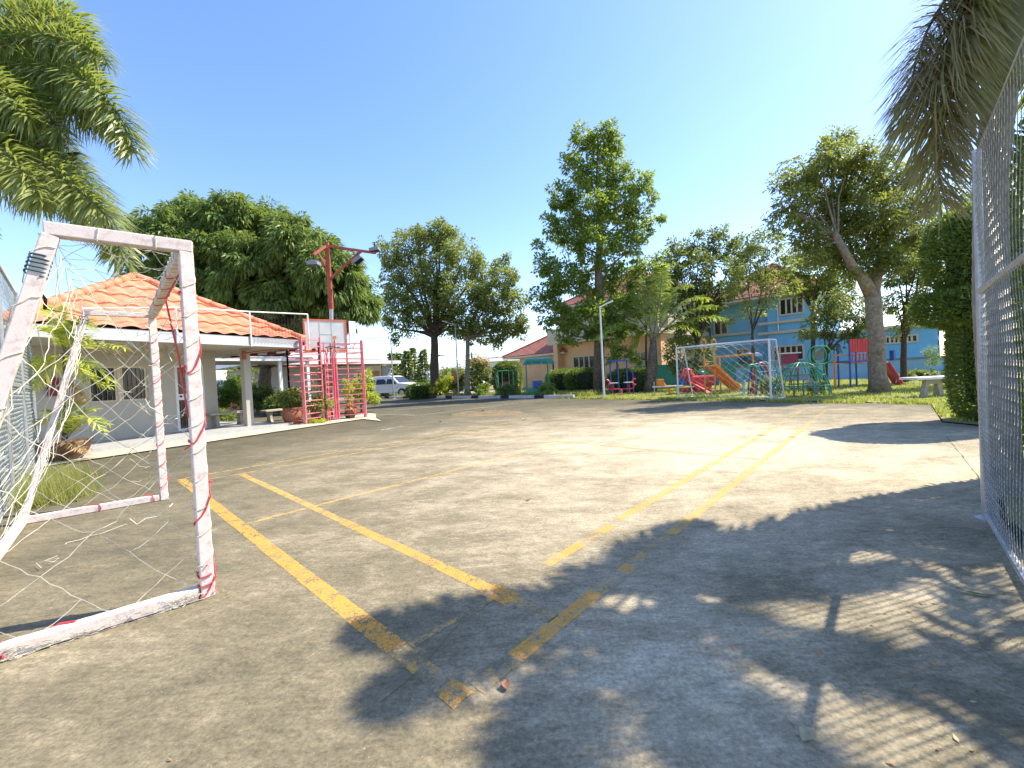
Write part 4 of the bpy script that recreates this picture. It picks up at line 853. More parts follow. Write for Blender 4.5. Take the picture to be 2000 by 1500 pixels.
# second palm out of frame on the right: its shade lies over the bottom of the court
c3 = Vector((4.9, 1.1, 4.3)); pr3 = thing('foxtail_palm', 'green foxtail palm standing behind the right fence beside the camera', 'palm', (4.95, 1.05, 0))
mb = MB(); mb.tube([(4.95, 1.05, 0), (4.94, 1.05, .3), (4.92, 1.08, 3.4), c3], [.17, .13, .11, .06], 14); mb.build('trunk', MT['palmtrunk'], pr3, smooth=True)
for k in range(11):
    az = k*2*math.pi/11+.2; dd = Vector((math.cos(az), math.sin(az), 0)); frond(pr3, c3, c3+dd*1.1+Z*1.1, c3+dd*2.2-Z*(.1+.5*(k % 3)), 'palm', 'fox', 48, .34, .034, .02, .7)
# coconut palm
Y = 21.5; b = at(1268, 752, Y); b.z = .02; ch = at(1276, 665, Y); cp_ = thing('coconut_palm', 'young coconut palm with broad yellow-green fronds behind white goal', 'palm', b)
mb = MB(); mb.tube([b, b+Z*.5, at(1274, 715, Y), ch], [.42, .32, .28, .16], 12); mb.build('trunk', MT['bark'], cp_, smooth=True)
for (mx, my, ex, ey, nn) in ((1300, 520, 1290, 520, 50), (1310, 540, 1345, 560, 50), (1340, 590, 1400, 598, 55), (1350, 600, 1425, 625, 55), (1220, 600, 1165, 665, 50), (1240, 560, 1225, 560, 45), (1210, 620, 1190, 640, 40), (1320, 610, 1365, 650, 45), (1270, 560, 1255, 540, 40), (1330, 560, 1385, 585, 45), (1250, 620, 1235, 690, 30)):
    frond(cp_, ch+Vector((random.gauss(0, .1), random.gauss(0, .1), 0)), at(mx, my, Y+random.gauss(0, .5)), at(ex, ey, Y+random.gauss(0, 1.0)), 'coco', 'flat', nn, .75, .075, .035, .7, ragged=.02)
# potted areca palm beside the wall
pb = G(128, 900); pt = thing('potted_palm', 'yellow-green palm in a wide brown pot behind the goal net', 'potted plant', pb)
mb = MB(); mb.lathe(pb, [(.20, 0), (.30, .12), (.38, .30), (.40, .38), (.36, .38), (.33, .30), (.02, .28)], 20); mb.build('pot', MT['brownpot'], pt, smooth=True)
for (mx, my, ex, ey) in ((150, 790, 190, 800), (120, 780, 95, 810), (160, 770, 205, 850), (140, 770, 160, 790), (100, 800, 75, 830), (165, 800, 215, 830)):
    frond(pt, pb+Z*.35, at(mx, my, pb.y+random.gauss(0, .1)), at(ex, ey, pb.y+random.gauss(0, .15)), 'lime', 'flat', 20, .28, .035, .008, .3)
st = at(126, 690, pb.y); mb = MB(); mb.tube([pb+Z*.3, pb.lerp(st, .5)+Vector((.03, 0, .1)), st], [.045, .035, .03], 8); mb.build('stem', MT['bark'], pt)
for (mx, my, ex, ey) in ((115, 640, 95, 640), (150, 650, 165, 660), (170, 700, 215, 745), (80, 690, 60, 720), (190, 660, 245, 680), (160, 740, 215, 755), (100, 610, 110, 600), (130, 640, 150, 630), (100, 710, 65, 760), (150, 600, 170, 640)):
    frond(pt, st, at(mx, my, pb.y+random.gauss(0, .1)), at(ex, ey, pb.y+random.gauss(0, .2)), 'lime' if my > 600 else 'coco', 'flat', 24, .36, .035, .01, .5)
for i in range(3): frond(pt, pb+Z*.38, pb+Vector((random.uniform(.3, .6), random.gauss(0, .2), .45)), pb+Vector((random.uniform(.5, .85), random.gauss(0, .3), .12)), 'brownstraw', 'flat', 14, .16, .02, .006, .8, name='dead_frond', rmat='deadleaf')
for i in range(3): frond(pt, st-Z*.5, st+Vector((.1, .05*i, -.6)), st+Vector((.12+.1*i, 0, -1.0)), 'brownstraw', 'flat', 14, .16, .02, .006, .8, name='dead_frond', rmat='deadleaf')
# ================================================================ BASKETBALL STAND
A, Cc, Dd = G(598, 830), G(658, 821), G(691, 818); Bp = A.lerp(Cc, .60)+Vector((.03, -.03, 0))
Dd = Cc+(Dd-Cc).normalized()*.95; st = thing('climbing_stand', 'faded red-pink ladder stand crowded with potted plants beneath the backboard', 'stand', (A+Dd)/2)
def ladder(name, a, b, z0, z1, n, mat, rr=.028, post=.042):
    m = MB(); a = Vector(a); b = Vector(b)
    for p in (a, b): m.beam(p+Z*z0, p+Z*z1, post)
    for i in range(n): z = z0+.15+(z1-z0-.25)*i/(n-1)+random.uniform(-.04, .04); m.beam(a+Z*z, b+Z*z, rr)
    return m.build(name, MT[mat], st)
back = Vector((-.62, .30, 0))
ladder('ladder_frame', A, A.lerp(Bp, .93), 0, 2.75, 13, 'pink'); ladder('ladder_frame', Bp.lerp(Cc, .2), Cc-(Cc-A)*.06, 0, 2.6, 13, 'pink', .02, .025)
ladder('ladder_frame', Cc+(Dd-Cc)*.08, Dd, 0, 2.7, 15, 'pink'); ladder('ladder_frame', A+back, Cc+back, 0, 2.9, 12, 'pink'); ladder('ladder_frame', A+back*.1, A+back, 0, 2.7, 7, 'pink'); ladder('ladder_frame', Dd+back*.1, Dd+back*1.1, 0, 2.7, 8, 'pink')
m = MB(); bq = Cc.lerp(A, .16)+back*.12; m.beam(bq+Z*.02, bq+Z*2.35, .15, .02, up=(1, 0, 0)); m.build('back_panel', MT['pinkpanel'], st)
m = MB(); m.beam(Cc+Z*0, Cc+Z*2.3, .11, .05); m.build('corner_post', MT['pinkpanel'], st)
m = MB()
for q in (A, Dd, Cc): m.beam(q+Z*.5+back*.1, q+back+Z*.5, .025); m.beam(q+Z*1.6+back*.1, q+back+Z*1.6, .025)
m.build('cross_brace', MT['pink'], st)
# backboard
bs_ = thing('basketball_hoop', 'old white basketball backboard in orange-red frame on dark pole', 'basketball hoop', Bp)
m = MB(); m.tube([Bp, Bp+Vector((-.08, .02, 2.6))], .05, 10); m.build('pole', MT['black'], bs_)
bl_, br_, tl_, tr_ = at(598, 682, 13.25), at(676, 685, 13.9), at(598, 625, 13.25), at(677, 628, 13.9)
FB = Facade(bl_.xy, (br_-bl_).xy); wB = (br_-bl_).length; zb_, zt_ = (bl_.z+br_.z)/2, (tl_.z+tr_.z)/2
m = MB(); m.fbox(FB, .0, wB, zb_, zt_, -.03, 0)
MT['board'] = plain('grubby_backboard', (.74, .72, .66), .6, 0, .12, 2.2, .05, (.54, .56, .52)); bd = m.build('backboard', MT['board'], bs_)
m = MB(); t_ = .05
for a_, b_, c_, d_ in ((-.02, wB+.02, zt_, zt_+t_), (-.02, wB+.02, zb_-.07, zb_), (-.05, 0, zb_-.07, zt_+t_), (wB, wB+.05, zb_-.07, zt_+t_)): m.fbox(FB, a_+.0005, b_, c_, d_, -.04, .015)
m.build('board_frame', MT['orangered'], bs_)
MT['faint'] = plain('faint_grey_lines', (.50, .54, .54), .6, 0, .1, 6, 0)
m = MB(); cx = wB*.5
for a_, b_, c_, d_ in ((cx-.2, cx+.2, zb_+.5, zb_+.53), (cx-.2, cx+.2, zb_+.22, zb_+.25), (cx-.2, cx-.17, zb_+.0, zb_+.92), (cx+.17, cx+.2, zb_+.0, zb_+.92)): m.fbox(FB, a_, b_, c_, d_, .001+random.random()*.0005, .004)
m.build('target_lines', MT['faint'], bd)
m = MB(); 
for a_, z_, s_ in ((cx+.27, zb_+.42, .05), (cx+.16, zb_+.16, .05)): m.fbox(FB, a_-s_, a_+s_, z_-s_*.9, z_+s_, .006, .007)
m.build('rust_patch', MT['orangep'], bd)
m = MB(); rc = FB.P(cx+.12, .42, zb_+.05); m.tube([rc+Vector((.22*math.cos(a), .22*math.sin(a), 0)) for a in np.linspace(0, 2*math.pi, 25)], .012, 6, False); m.beam(FB.P(cx+.12, .0, zb_+.05), FB.P(cx+.12, .2, zb_+.05), .1, .02); m.build('rim', MT['black'], bs_)
m = MB()
for k in range(10):
    a = k*.628; p0 = rc+Vector((.21*math.cos(a), .21*math.sin(a), 0)); p1 = rc+Vector((.12*math.cos(a+.3)-.05, .12*math.sin(a+.3), -.34)); m.tube(wob(p0, p1, .0, 4, .015), .006, 4)
m.build('torn_net', MT['whitenet'], bs_)
m = MB(); sb = at(690, 680, 14.3); m.box(sb+Z*.48, (.24, .05, .92), .9); m.box(sb+Vector((.05, 0, -.02)), (.4, .1, .05), .9); tag(m.build('white_panel', MT['white']), 'narrow white panel fixed at the right side of backboard', 'panel')
# red-brown light mast
mp_ = at(648, 800, 14.6); mp_.z = 0; mt = thing('floodlight_mast', 'rust red light mast with two arms rising behind the backboard', 'lamp post', mp_)
tp = at(638, 475, 14.6); jt = at(647, 604, 14.6)
m = MB(); m.tube([mp_, jt], .07, 10); m.build('lower_pole', MT['galv'], mt); m = MB(); m.beam(jt, tp+Z*.03, .13); m.build('upper_pole', MT['rust'], mt)
e1, e2 = at(612, 497, 14.0), at(734, 494, 14.8); a1_, a2_ = tp-Z*.08, tp-Z*.1
m = MB(); m.beam(a1_, e1, .08); m.beam(e1.lerp(a1_, .3), at(640, 528, 14.6), .05); m.build('arm', MT['rust'], mt)
m = MB(); m.beam(a2_, e2, .08); m.beam(e2.lerp(a2_, .3), at(645, 545, 14.6), .08); m.build('arm', MT['rust'], mt)
def flood(c, s, ang, label):
    r = thing('floodlight', label, 'floodlight', c, 'floodlights on the red mast'); m = MB(); c = Vector(c); T = Matrix.Rotation(ang, 3, 'Y'); m.box(c, (s, s*.9, s*.34), 0, T); m.box(c+T@Vector((0, 0, s*.22)), (s*.6, s*.5, s*.1), 0, T); m.build('housing', MT['grey'], r, bevel=.01)
    m = MB(); m.box(c-T@Vector((0, 0, s*.18)), (s*.85, s*.76, .012), 0, T); m.build('lens', MT['glass'], r)
    m = MB(); m.beam(c+T@Vector((0, 0, s*.2)), c+Z*.28, .04); m.build('bracket', MT['black'], r)
flood(at(613, 515, 14.0), .36, 0, 'boxy grey floodlight hanging from the left arm of the red mast')
flood(at(699, 508, 14.7), .36, -.6, 'tilted floodlight under the right arm of the red mast')
flood(at(732, 488, 14.8), .34, -.15, 'small floodlight at the tip of the right arm of red mast')
# pots on and around the stand
def pot(label, c, r, h, mat, plant=None, ph=.5, group=None):
    c = Vector(c); t = thing('flower_pot', label, 'flower pot', c, group); m = MB(); m.lathe(c, [(r*.6, 0), (r*.95, h*.45), (r, h*.8), (r*.8, h*.92), (r*.95, h), (r*.8, h), (r*.7, h*.85), (.01, h*.8)], 18); m.build('pot', MT[mat], t, smooth=True)
    if plant:
        C, D = crown_pts([(np.array(c+Z*(h+ph*.5)), r*1.2, r*1.2, ph*.5)], r*.5, 60, 14, .2, 1); leafmesh('plant', C, D, .11, .045, MT[plant], t)
    return t
pot('large glossy red jar left of the stand', A+Vector((-.55, .25, 0)), .30, .55, 'terracotta', 'dark', .6); pot('round clay pot at the foot of the dark pole', Bp+Vector((-.22, .12, 0)), .30, .50, 'terracotta', 'drygrass', .2)
pot('clay pot with green leaves inside the left ladder', A+Vector((.15, .6, .02)), .18, .3, 'brownpot', 'tall', .9); pot('small clay pot under the right ladder with lime plant', Cc+Vector((.2, .55, 0)), .16, .26, 'terracotta', 'lime', 1.3); pot('low pot with reddish plant right of the corner post', Cc+Vector((.35, .35, 0)), .14, .22, 'brownpot', 'redflower', .3)
pot('grey pot with big variegated leaves behind the middle of stand', A.lerp(Cc, .5)+Vector((-.15, .7, .0)), .2, .3, 'brownpot', 'mid', 1.5)
C, D = crown_pts([(np.array(A.lerp(Bp, .5)+Vector((.1, -.1, .05))), .35, .12, .05)], .08, 120, 12); o = leafmesh('creeping_plant', C, D, .07, .03, MT['lime']); tag(o, 'low creeping yellow-green plant at the front foot of stand', 'plant')

# ================================================================ WHITE GOAL
gl, gr = at(1325, 779, 15.6), at(1506, 783, 12.95); gl.z = 0; gr.z = 0; HG = 1.95
g2 = thing('goal', 'white metal goal with thin net in front of the playground', 'goal', (gl+gr)/2); bk2 = Vector(((gr-gl).y, -(gr-gl).x, 0)).normalized()
if bk2.y < 0: bk2 = -bk2
def tb(nm, a, b, r=.032, mat='white', par=None):
    m = MB(); m.tube([a, b], r, 8); return m.build(nm, MT[mat], par or g2)
tb('post', gl, gl+Z*HG); tb('post', gr, gr+Z*HG); tb('crossbar', gl+Z*HG, gr+Z*HG)
for q in (gl, gr): tb('top_bar', q+Z*(HG-.001), q+bk2*.5+Z*HG, .022); tb('back_stay', q+bk2*.5+Z*HG, q+bk2*1.0+Z*.03, .022); tb('ground_bar', q+Z*.03, q+bk2*1.0+Z*.03, .022)
tb('rear_ground_bar', gl+bk2*1.0+Z*.03, gr+bk2*1.0+Z*.03, .022)
mb = MB(); netpanel(mb, lambda u, v: (gl+bk2*(1-.5*v)+Z*(.05+(HG-.05)*v)).lerp(gr+bk2*(1-.5*v)+Z*(.05+(HG-.05)*v), u), 22, 14, .004, .012, .03)
for q in (gl, gr): netpanel(mb, lambda u, v: q+bk2*u*(1-.5*v)+Z*(.05+(HG-.05)*v), 6, 14, .004, .012, .03)
netpanel(mb, lambda u, v: (gl+Z*HG).lerp(gr+Z*HG, u)+bk2*.5*v-Z*.08*math.sin(math.pi*v), 22, 4, .004, .02, .05); mb.build('net', MT['whitenet'], g2)

# ================================================================ LAMPS, POLES, WIRES
def lamp(label, px, pb, pt, Y, arm, mat='white', r=.05, ztop=None):
    b = at(px, pb, Y); b.z = 0; t = at(px-(pb-pt)*.05, pt, Y); L = thing('street_lamp', label, 'street lamp', b); m = MB(); m.tube([b, Vector((b.x, b.y, t.z))], [r, r*.7], 8); m.lathe(b, [(r*2.4, 0), (r*2.4, .02), (r*1.2, .04)], 8); m.build('pole', MT[mat], L)
    t = Vector((b.x, b.y, t.z)); e = t+Vector((arm, 0, abs(arm)*.35)); m = MB(); m.tube([t-Z*.05, e], r*.6, 7); m.build('arm', MT[mat], L); m = MB(); m.box(e+Vector((arm*.25, 0, abs(arm)*.07)), (abs(arm)*.7, .14, .07), 0, Matrix.Rotation(-.33 if arm > 0 else .33, 3, 'Y')); m.build('lamp_head', MT[mat], L, bevel=.01); return L
lamp('white street lamp standing before the tall tree trunk', 1180, 779, 598, 17.8, .36)
lamp('grey street lamp left of the paired trees', 769, 770, 664, 29, .55, 'galv', .06); lamp('thin grey street lamp between the paired trees', 896, 770, 634, 25.5, -.5, 'galv', .05)
for px, pt, Y, lab in ((857, 690, 45, 'concrete utility pole just right of the broad tree trunk'), (924, 688, 50, 'short dark utility pole between the trees and orange house'), (916, 650, 40, 'tall plain concrete pole beside the pale tree trunk')):
    b = at(px, 750, Y); b.z = 0; t = at(px, pt, Y); u = thing('utility_pole', lab, 'utility pole', b); m = MB(); m.tube([b, Vector((b.x, b.y, t.z))], [.16, .11], 8); m.build('pole', MT['capstone'], u); m = MB(); m.beam(Vector((b.x-.7, b.y, t.z-.3)), Vector((b.x+.7, b.y, t.z-.3)), .09); m.build('crossarm', MT['black'], u)
for i, (x0, y0, x1, y1, lab) in enumerate(((560, 690, 860, 694, 'lowest power cable crossing the sky at left'), (560, 655, 760, 658, 'bundled power cable just under the mango crown'), (560, 668, 1060, 700, 'long sagging power cable behind the paired trees'), (860, 735-30, 1060, 683, 'power cable running toward the orange roof'))):
    a, b = at(x0, y0, 44), at(x1, y1, 50); m = MB(); m.tube([a.lerp(b, t)-Z*(1.2*4*t*(1-t))*.3 for t in np.linspace(0, 1, 12)], .03, 5); tag(m.build('power_cable', MT['black']), lab, 'cable')

# ================================================================ HOUSES
def wbox(mb, F, a0, a1, z0, z1, o=0): mb.fbox(F, a0, a1, z0, z1, o-.2, o)
def window(F, par, a0, a1, z0, z1, n=4, o=0, fmat='creamtrim', tw=.10):
    m = MB(); m.fbox(F, a0-tw, a1+tw, z1, z1+tw, o+.001, o+.08); m.fbox(F, a0-tw, a1+tw, z0-tw, z0, o+.001, o+.10); m.fbox(F, a0-tw, a0, z0, z1, o+.001, o+.08); m.fbox(F, a1, a1+tw, z0, z1, o+.001, o+.08)
    st_ = (a1-a0)/n
    for i in range(1, n): m.fbox(F, a0+st_*i-.05, a0+st_*i+.05, z0, z1, o+.001, o+.05)
    w_ = m.build('window', MT[fmat], par); g = MB(); g.fbox(F, a0, a1, z0, z1, o+.0005, o+.012); g.build('pane', MT['glass'], w_); return w_
def hip(F, a0, a1, o0, o1, z0, rise, ridge=.5):
    """hip roof: eave rectangle a0..a1 (along), o0 (front) ..o1 (back)"""
    d = abs(o1-o0)/2; P = [F.P(a0, o0, z0), F.P(a1, o0, z0), F.P(a1, o1, z0), F.P(a0, o1, z0)]; om = (o0+o1)/2; ra, rb = F.P(a0+min(d, (a1-a0)/2), om, z0+rise), F.P(a1-min(d, (a1-a0)/2), om, z0+rise)
    return P, ra, rb
MT['tiles_stripe'] = rooftile_mat('brick_tiles', (.38, .13, .08), (.48, .20, .13), (.26, .08, .06))
def hiproof(F, par, a0, a1, o0, o1, z0, rise, mat='tiles_stripe', pitch=.30):
    P, ra, rb = hip(F, a0, a1, o0, o1, z0, rise); mb = MB()
    def quad(p, q, r_, s):  # tiled quad p-q eave, s-r ridge, as steps
        n = max(4, int((s-p).length/.32))
        for i in range(n):
            t0_, t1_ = i/n, (i+1)/n; a = p.lerp(s, t0_)+Z*.035; b_ = q.lerp(r_, t0_)+Z*.035; c = q.lerp(r_, t1_); d = p.lerp(s, t1_); mb.add([a, b_, c, d], [(0, 1, 2, 3)]); mb.add([p.lerp(s, t0_), q.lerp(r_, t0_), b_, a], [(0, 1, 2, 3)])
    quad(P[0], P[1], rb, ra); quad(P[1], P[2], rb+Vector((.001, 0, 0)), rb); quad(P[2], P[3], ra, rb); quad(P[3], P[0], ra+Vector((.001, 0, 0)), ra); mb.add([p-Z*.03 for p in P], [(0, 1, 2, 3)])
    rf_ = mb.build('roof', MT[mat], par); m = MB()
    for a, b_ in ((P[0], ra), (P[1], rb), (P[2], rb), (P[3], ra), (ra, rb)): 
        if (a-b_).length > .1: m.tube([a+Z*.04, b_+Z*.06], .09, 6)
    m.build('ridge_cap', MT[mat], rf_)
    m = MB(); e = .02
    m.fbox(F, a0+e, a1-e, z0-.22, z0-.035, min(o0, o1)+e, max(o0, o1)-e); m.build('eave_board', MT['creamtrim'], par); return rf_
# orange house
FO = Facade((-.3, 40.5), (.68, -.73)); oh = thing('orange_house', 'two-storey orange house with red tiled hip roofs behind the tall tree', 'house', FO.P(8, -3, 0))
h = lambda x, y, o=0: FO.hit(x, y, o)
aL = h(1016, 720)[0]; aM = h(1095, 700)[0]; aR = h(1300, 700)[0]
m = MB(); m.fbox(FO, aL, aM+.5, 0, 3.0, -7, 0); m.fbox(FO, aM+.5, aR, 0, h(1120, 672)[1], -9, .6); m.build('wall', MT['orangewall'], oh)
z1_ = h(1120, 672)[1]; z2_ = z1_+1.3; m = MB(); m.fbox(FO, aM-.3, aR+.2, z1_+.001, z1_+.35, -9.2, 1.3); m.fbox(FO, aM-.3, aR+.2, z1_+.36, z2_, 1.1, 1.299); m.build('balcony', MT['creamtrim'], oh)
m = MB(); 
for x_ in (1108, 1117, 1132): a_ = h(x_, 655, 1.3)[0]; m.fbox(FO, a_-.1, a_+.1, z1_+.6, z2_-.2, 1.3005, 1.31)
m.build('balcony_slot', MT['black'], oh)
m = MB(); m.fbox(FO, aM+.4, aR, z1_+.36, 6.9, -9, -.6); m.build('upper_wall', MT['creamtrim'], oh)
hiproof(FO, oh, aL-1.4, aM+1.2, 1.0, -7.6, 3.05, 2.3); hiproof(FO, oh, aM-.6, aR+.6, .3, -10, 6.9, 2.8)
hiproof(FO, oh, aM-1.3, aM+3, -.2, -5, 5.9, .9)
window(FO, oh, h(1080, 715)[0], h(1090, 715)[0]+.2, h(1085, 722)[1], h(1085, 704)[1], 2)
window(FO, oh, h(1122, 715, .6)[0], h(1162, 715, .6)[0], h(1140, 722, .6)[1], h(1140, 697, .6)[1], 4, .6); window(FO, oh, h(1232, 700, .6)[0], h(1262, 700, .6)[0], h(1240, 705, .6)[1], h(1240, 690, .6)[1], 3, .6)
m = MB(); m.fbox(FO, h(1100, 690)[0], h(1106, 690)[0]+.1, 0, z1_, .601, 1.28); m.build('pillar', MT['orangewall'], oh)
# blue house
FBl = Facade((16.3, 33.3), (.68, -.73)); bh = thing('blue_house', 'two-storey sky blue house with cream window bands behind the playground', 'house', FBl.P(6, -3, 0)); h = lambda x, y, o=0: FBl.hit(x, y, o)
b0, b1, b2 = h(1388, 650)[0], h(1500, 650, .5)[0], h(1600, 650)[0]; ez = h(1540, 573, .5)[1]; a9 = h(1832, 670)[0]
m = MB(); m.fbox(FBl, b0, b1, 0, ez, -8, 0); m.fbox(FBl, b1, b2, 0, ez, -8, .5); m.fbox(FBl, b2, a9, 0, h(1700, 648)[1], -8, 0); m.build('wall', MT['bluewall'], bh)
for (x0, x1, y0, y1, o) in ((1390, 1468, 657, 0, 0), (1482, 1600, 633, 0, .5), (1482, 1600, 653, 0, .5)):
    zz = h((x0+x1)/2, y0-(x1-x0)*.05, o)[1]; m = MB(); m.fbox(FBl, h(x0, y0, o)[0], h(x1, y0, o)[0], zz-.09, zz+.09, o+.001, o+.14); m.build('ledge', MT['creamtrim'], bh)
zw = h(1700, 648)[1]; m = MB(); m.fbox(FBl, b2, a9+.2, zw+.001, zw+.25, -8, .25); m.build('roof_slab', MT['creamtrim'], bh)
window(FBl, bh, h(1525, 600, .5)[0], h(1568, 600, .5)[0], h(1545, 612, .5)[1], h(1545, 584, .5)[1], 4, .5); window(FBl, bh, h(1397, 640)[0], h(1420, 640)[0], h(1408, 652)[1], h(1408, 628)[1], 2)
window(FBl, bh, h(1513, 690, .5)[0], h(1568, 690, .5)[0], h(1540, 702, .5)[1], h(1540, 677, .5)[1], 5, .5); window(FBl, bh, h(1440, 690)[0], h(1463, 690)[0], h(1450, 693)[1], h(1450, 683)[1], 2)
window(FBl, bh, h(1690, 665)[0], h(1790, 665)[0], h(1740, 669)[1], h(1740, 659)[1], 12)
hiproof(FBl, bh, b0-.8, b2+.8, 1.3, -9, ez+.05, 3.1)
m = MB(); m.box(FBl.P(h(1519, 605, .5)[0], .56, ez-1.6), (.06, .06, 2.0), 0); m.build('drainpipe', MT['white'], bh)
m = MB(); m.fbox(FBl, a9+.3, a9+3, 0, 2.9, -6, -.5); tag(m.build('brick_shed', MT['rooforange']), 'orange brick wall corner beyond the right end of blue house', 'shed')
# low blue wall
FLW = Facade((9.5, 33.5), (.72, -.69)); lw = thing('boundary_wall', 'low light blue boundary wall with grey coping behind playground', 'wall', FLW.P(12, 0, 0))
FLW = Facade(at(1440, 740, 27).xy, (at(1900, 740, 21.5)-at(1440, 740, 27)).xy); LL_ = 16
m = MB(); m.fbox(FLW, -1.5, LL_, 0, 1.02, -.15, 0); m.build('wall', MT['bluelow'], lw); m = MB(); m.fbox(FLW, -1.5, LL_, 1.021, 1.12, -.2, .05); m.build('coping', MT['capstone'], lw)
m = MB(); FT = Facade(at(1240, 730, 28).xy, (1, -.15)); m.fbox(FT, 0, 8.5, 0, 1.35, -.15, 0); m.fbox(FT, 0, 8.5, 1.351, 1.45, -.17, .02); tag(m.build('boundary_wall', MT['teal']), 'dark teal low wall behind the red playground toys', 'wall')
m = MB(); b = at(1465, 700, 25); m.box(b, (1.3, .9, .7), .3); MT['tank'] = plain('dull_blue_tank', (.02, .10, .20)); tag(m.build('water_tank', MT['tank'], bevel=.25), 'rounded blue tank behind the yellow monkey bars', 'tank')
# left: grey garage, gate roof and far houses
FG = Facade(at(690, 770, 33).xy, (at(772, 770, 36)-at(690, 770, 33)).xy); gh = thing('garage_house', 'flat white roofed grey house behind the parked white car', 'house', FG.P(2, -2, 0)); h = FG.hit
m = MB(); m.fbox(FG, -7, h(745, 720)[0], 0, h(700, 714)[1], -6, 0); m.build('wall', MT['wall'], gh); m = MB(); m.fbox(FG, h(745, 720)[0]+.01, h(762, 720)[0], 0, h(700, 714)[1], -6, .1); m.build('pillar_wall', MT['grey'], gh)
m = MB(); z_ = h(700, 712)[1]; m.fbox(FG, -8, h(768, 720)[0], z_, z_+.25, -6.5, 1.2); m.fbox(FG, -8, h(752, 720)[0], z_+.5, z_+.9, -5.5, .3); m.fbox(FG, -8, h(752, 720)[0], z_+.251, z_+.499, -5.4, .1); m.build('roof', MT['white'], gh)
m = MB(); m.fbox(FG, h(728, 740)[0], h(741, 740)[0], 0, 2.2, .001, .08); m.build('door', MT['brown'], gh); window(FG, gh, h(698, 740)[0], h(712, 740)[0], 1.0, 2.2, 2, 0, 'white')
m = MB(); F3 = Facade(at(430, 740, 30).xy, (1, .1)); m.fbox(F3, -3, 4, 0, 1.9, -.1, 0)
for i in range(28): m.fbox(F3, -3+i*.25, -2.9+i*.25, .01, 1.95, .001, .04)
tag(m.build('sheet_fence', MT['white']), 'white corrugated sheet fence seen through the open pavilion', 'fence')
m = MB(); F4 = Facade(at(430, 780, 24).xy, (1, .1)); m.fbox(F4, -3, 4.5, 0, .55, -.4, 0); tag(m.build('planter_wall', MT['rooforange']), 'low orange brick planter seen through the open pavilion', 'planter')
for i, (x0, x1, yt, Y, lab) in enumerate(((468, 600, 700, 40, 'white fronted shop house beyond the pavilion columns'), (845, 905, 722, 60, 'distant white house between the trees'), (945, 1020, 705, 60, 'distant pale house left of the orange house'), (560, 640, 712, 36, 'pale carport house behind the stand'))):
    a, b = at(x0, yt, Y), at(x1, yt, Y); F5 = Facade(a.xy, (b-a).xy); w_ = (b-a).length; hh_ = (a.z+b.z)/2; t = thing('far_house', lab, 'house', F5.P(w_/2, -3, 0)); m = MB(); m.fbox(F5, 0, w_, 0, hh_, -6, 0); m.build('wall', MT['white'], t); m = MB(); m.prism([F5.P(-.4, .5, hh_), F5.P(-.4, -3, hh_+1.2), F5.P(-.4, -6.5, hh_)], F5.D*(w_+.8)); m.build('roof', MT['fascia'], t); window(F5, t, w_*.2, w_*.4, hh_*.4, hh_*.75, 2); window(F5, t, w_*.6, w_*.8, hh_*.4, hh_*.75, 2)
# far hills
V = []; F = []
xs = np.linspace(-420, 420, 60)
for i, x in enumerate(xs): hgt = 9+7*math.sin(i*.33)+3*math.sin(i*.9); V += [(x, 480, -1), (x, 520, max(2, hgt))]
F = [(2*i, 2*i+2, 2*i+3, 2*i+1) for i in range(59)]; struct(npmesh('distant_hills', V, F, MT['mountain']))
# road behind the kerb
rd = MB(); rd.add([(-46, 46, .03), (-14, 36.0, .03), (-3, 30.5, .03), (-1, 33.5, .03), (-12, 41, .03), (-44, 56, .03)], [(0, 1, 2, 3, 4, 5)]); struct(rd.build('road', MT['apron']))

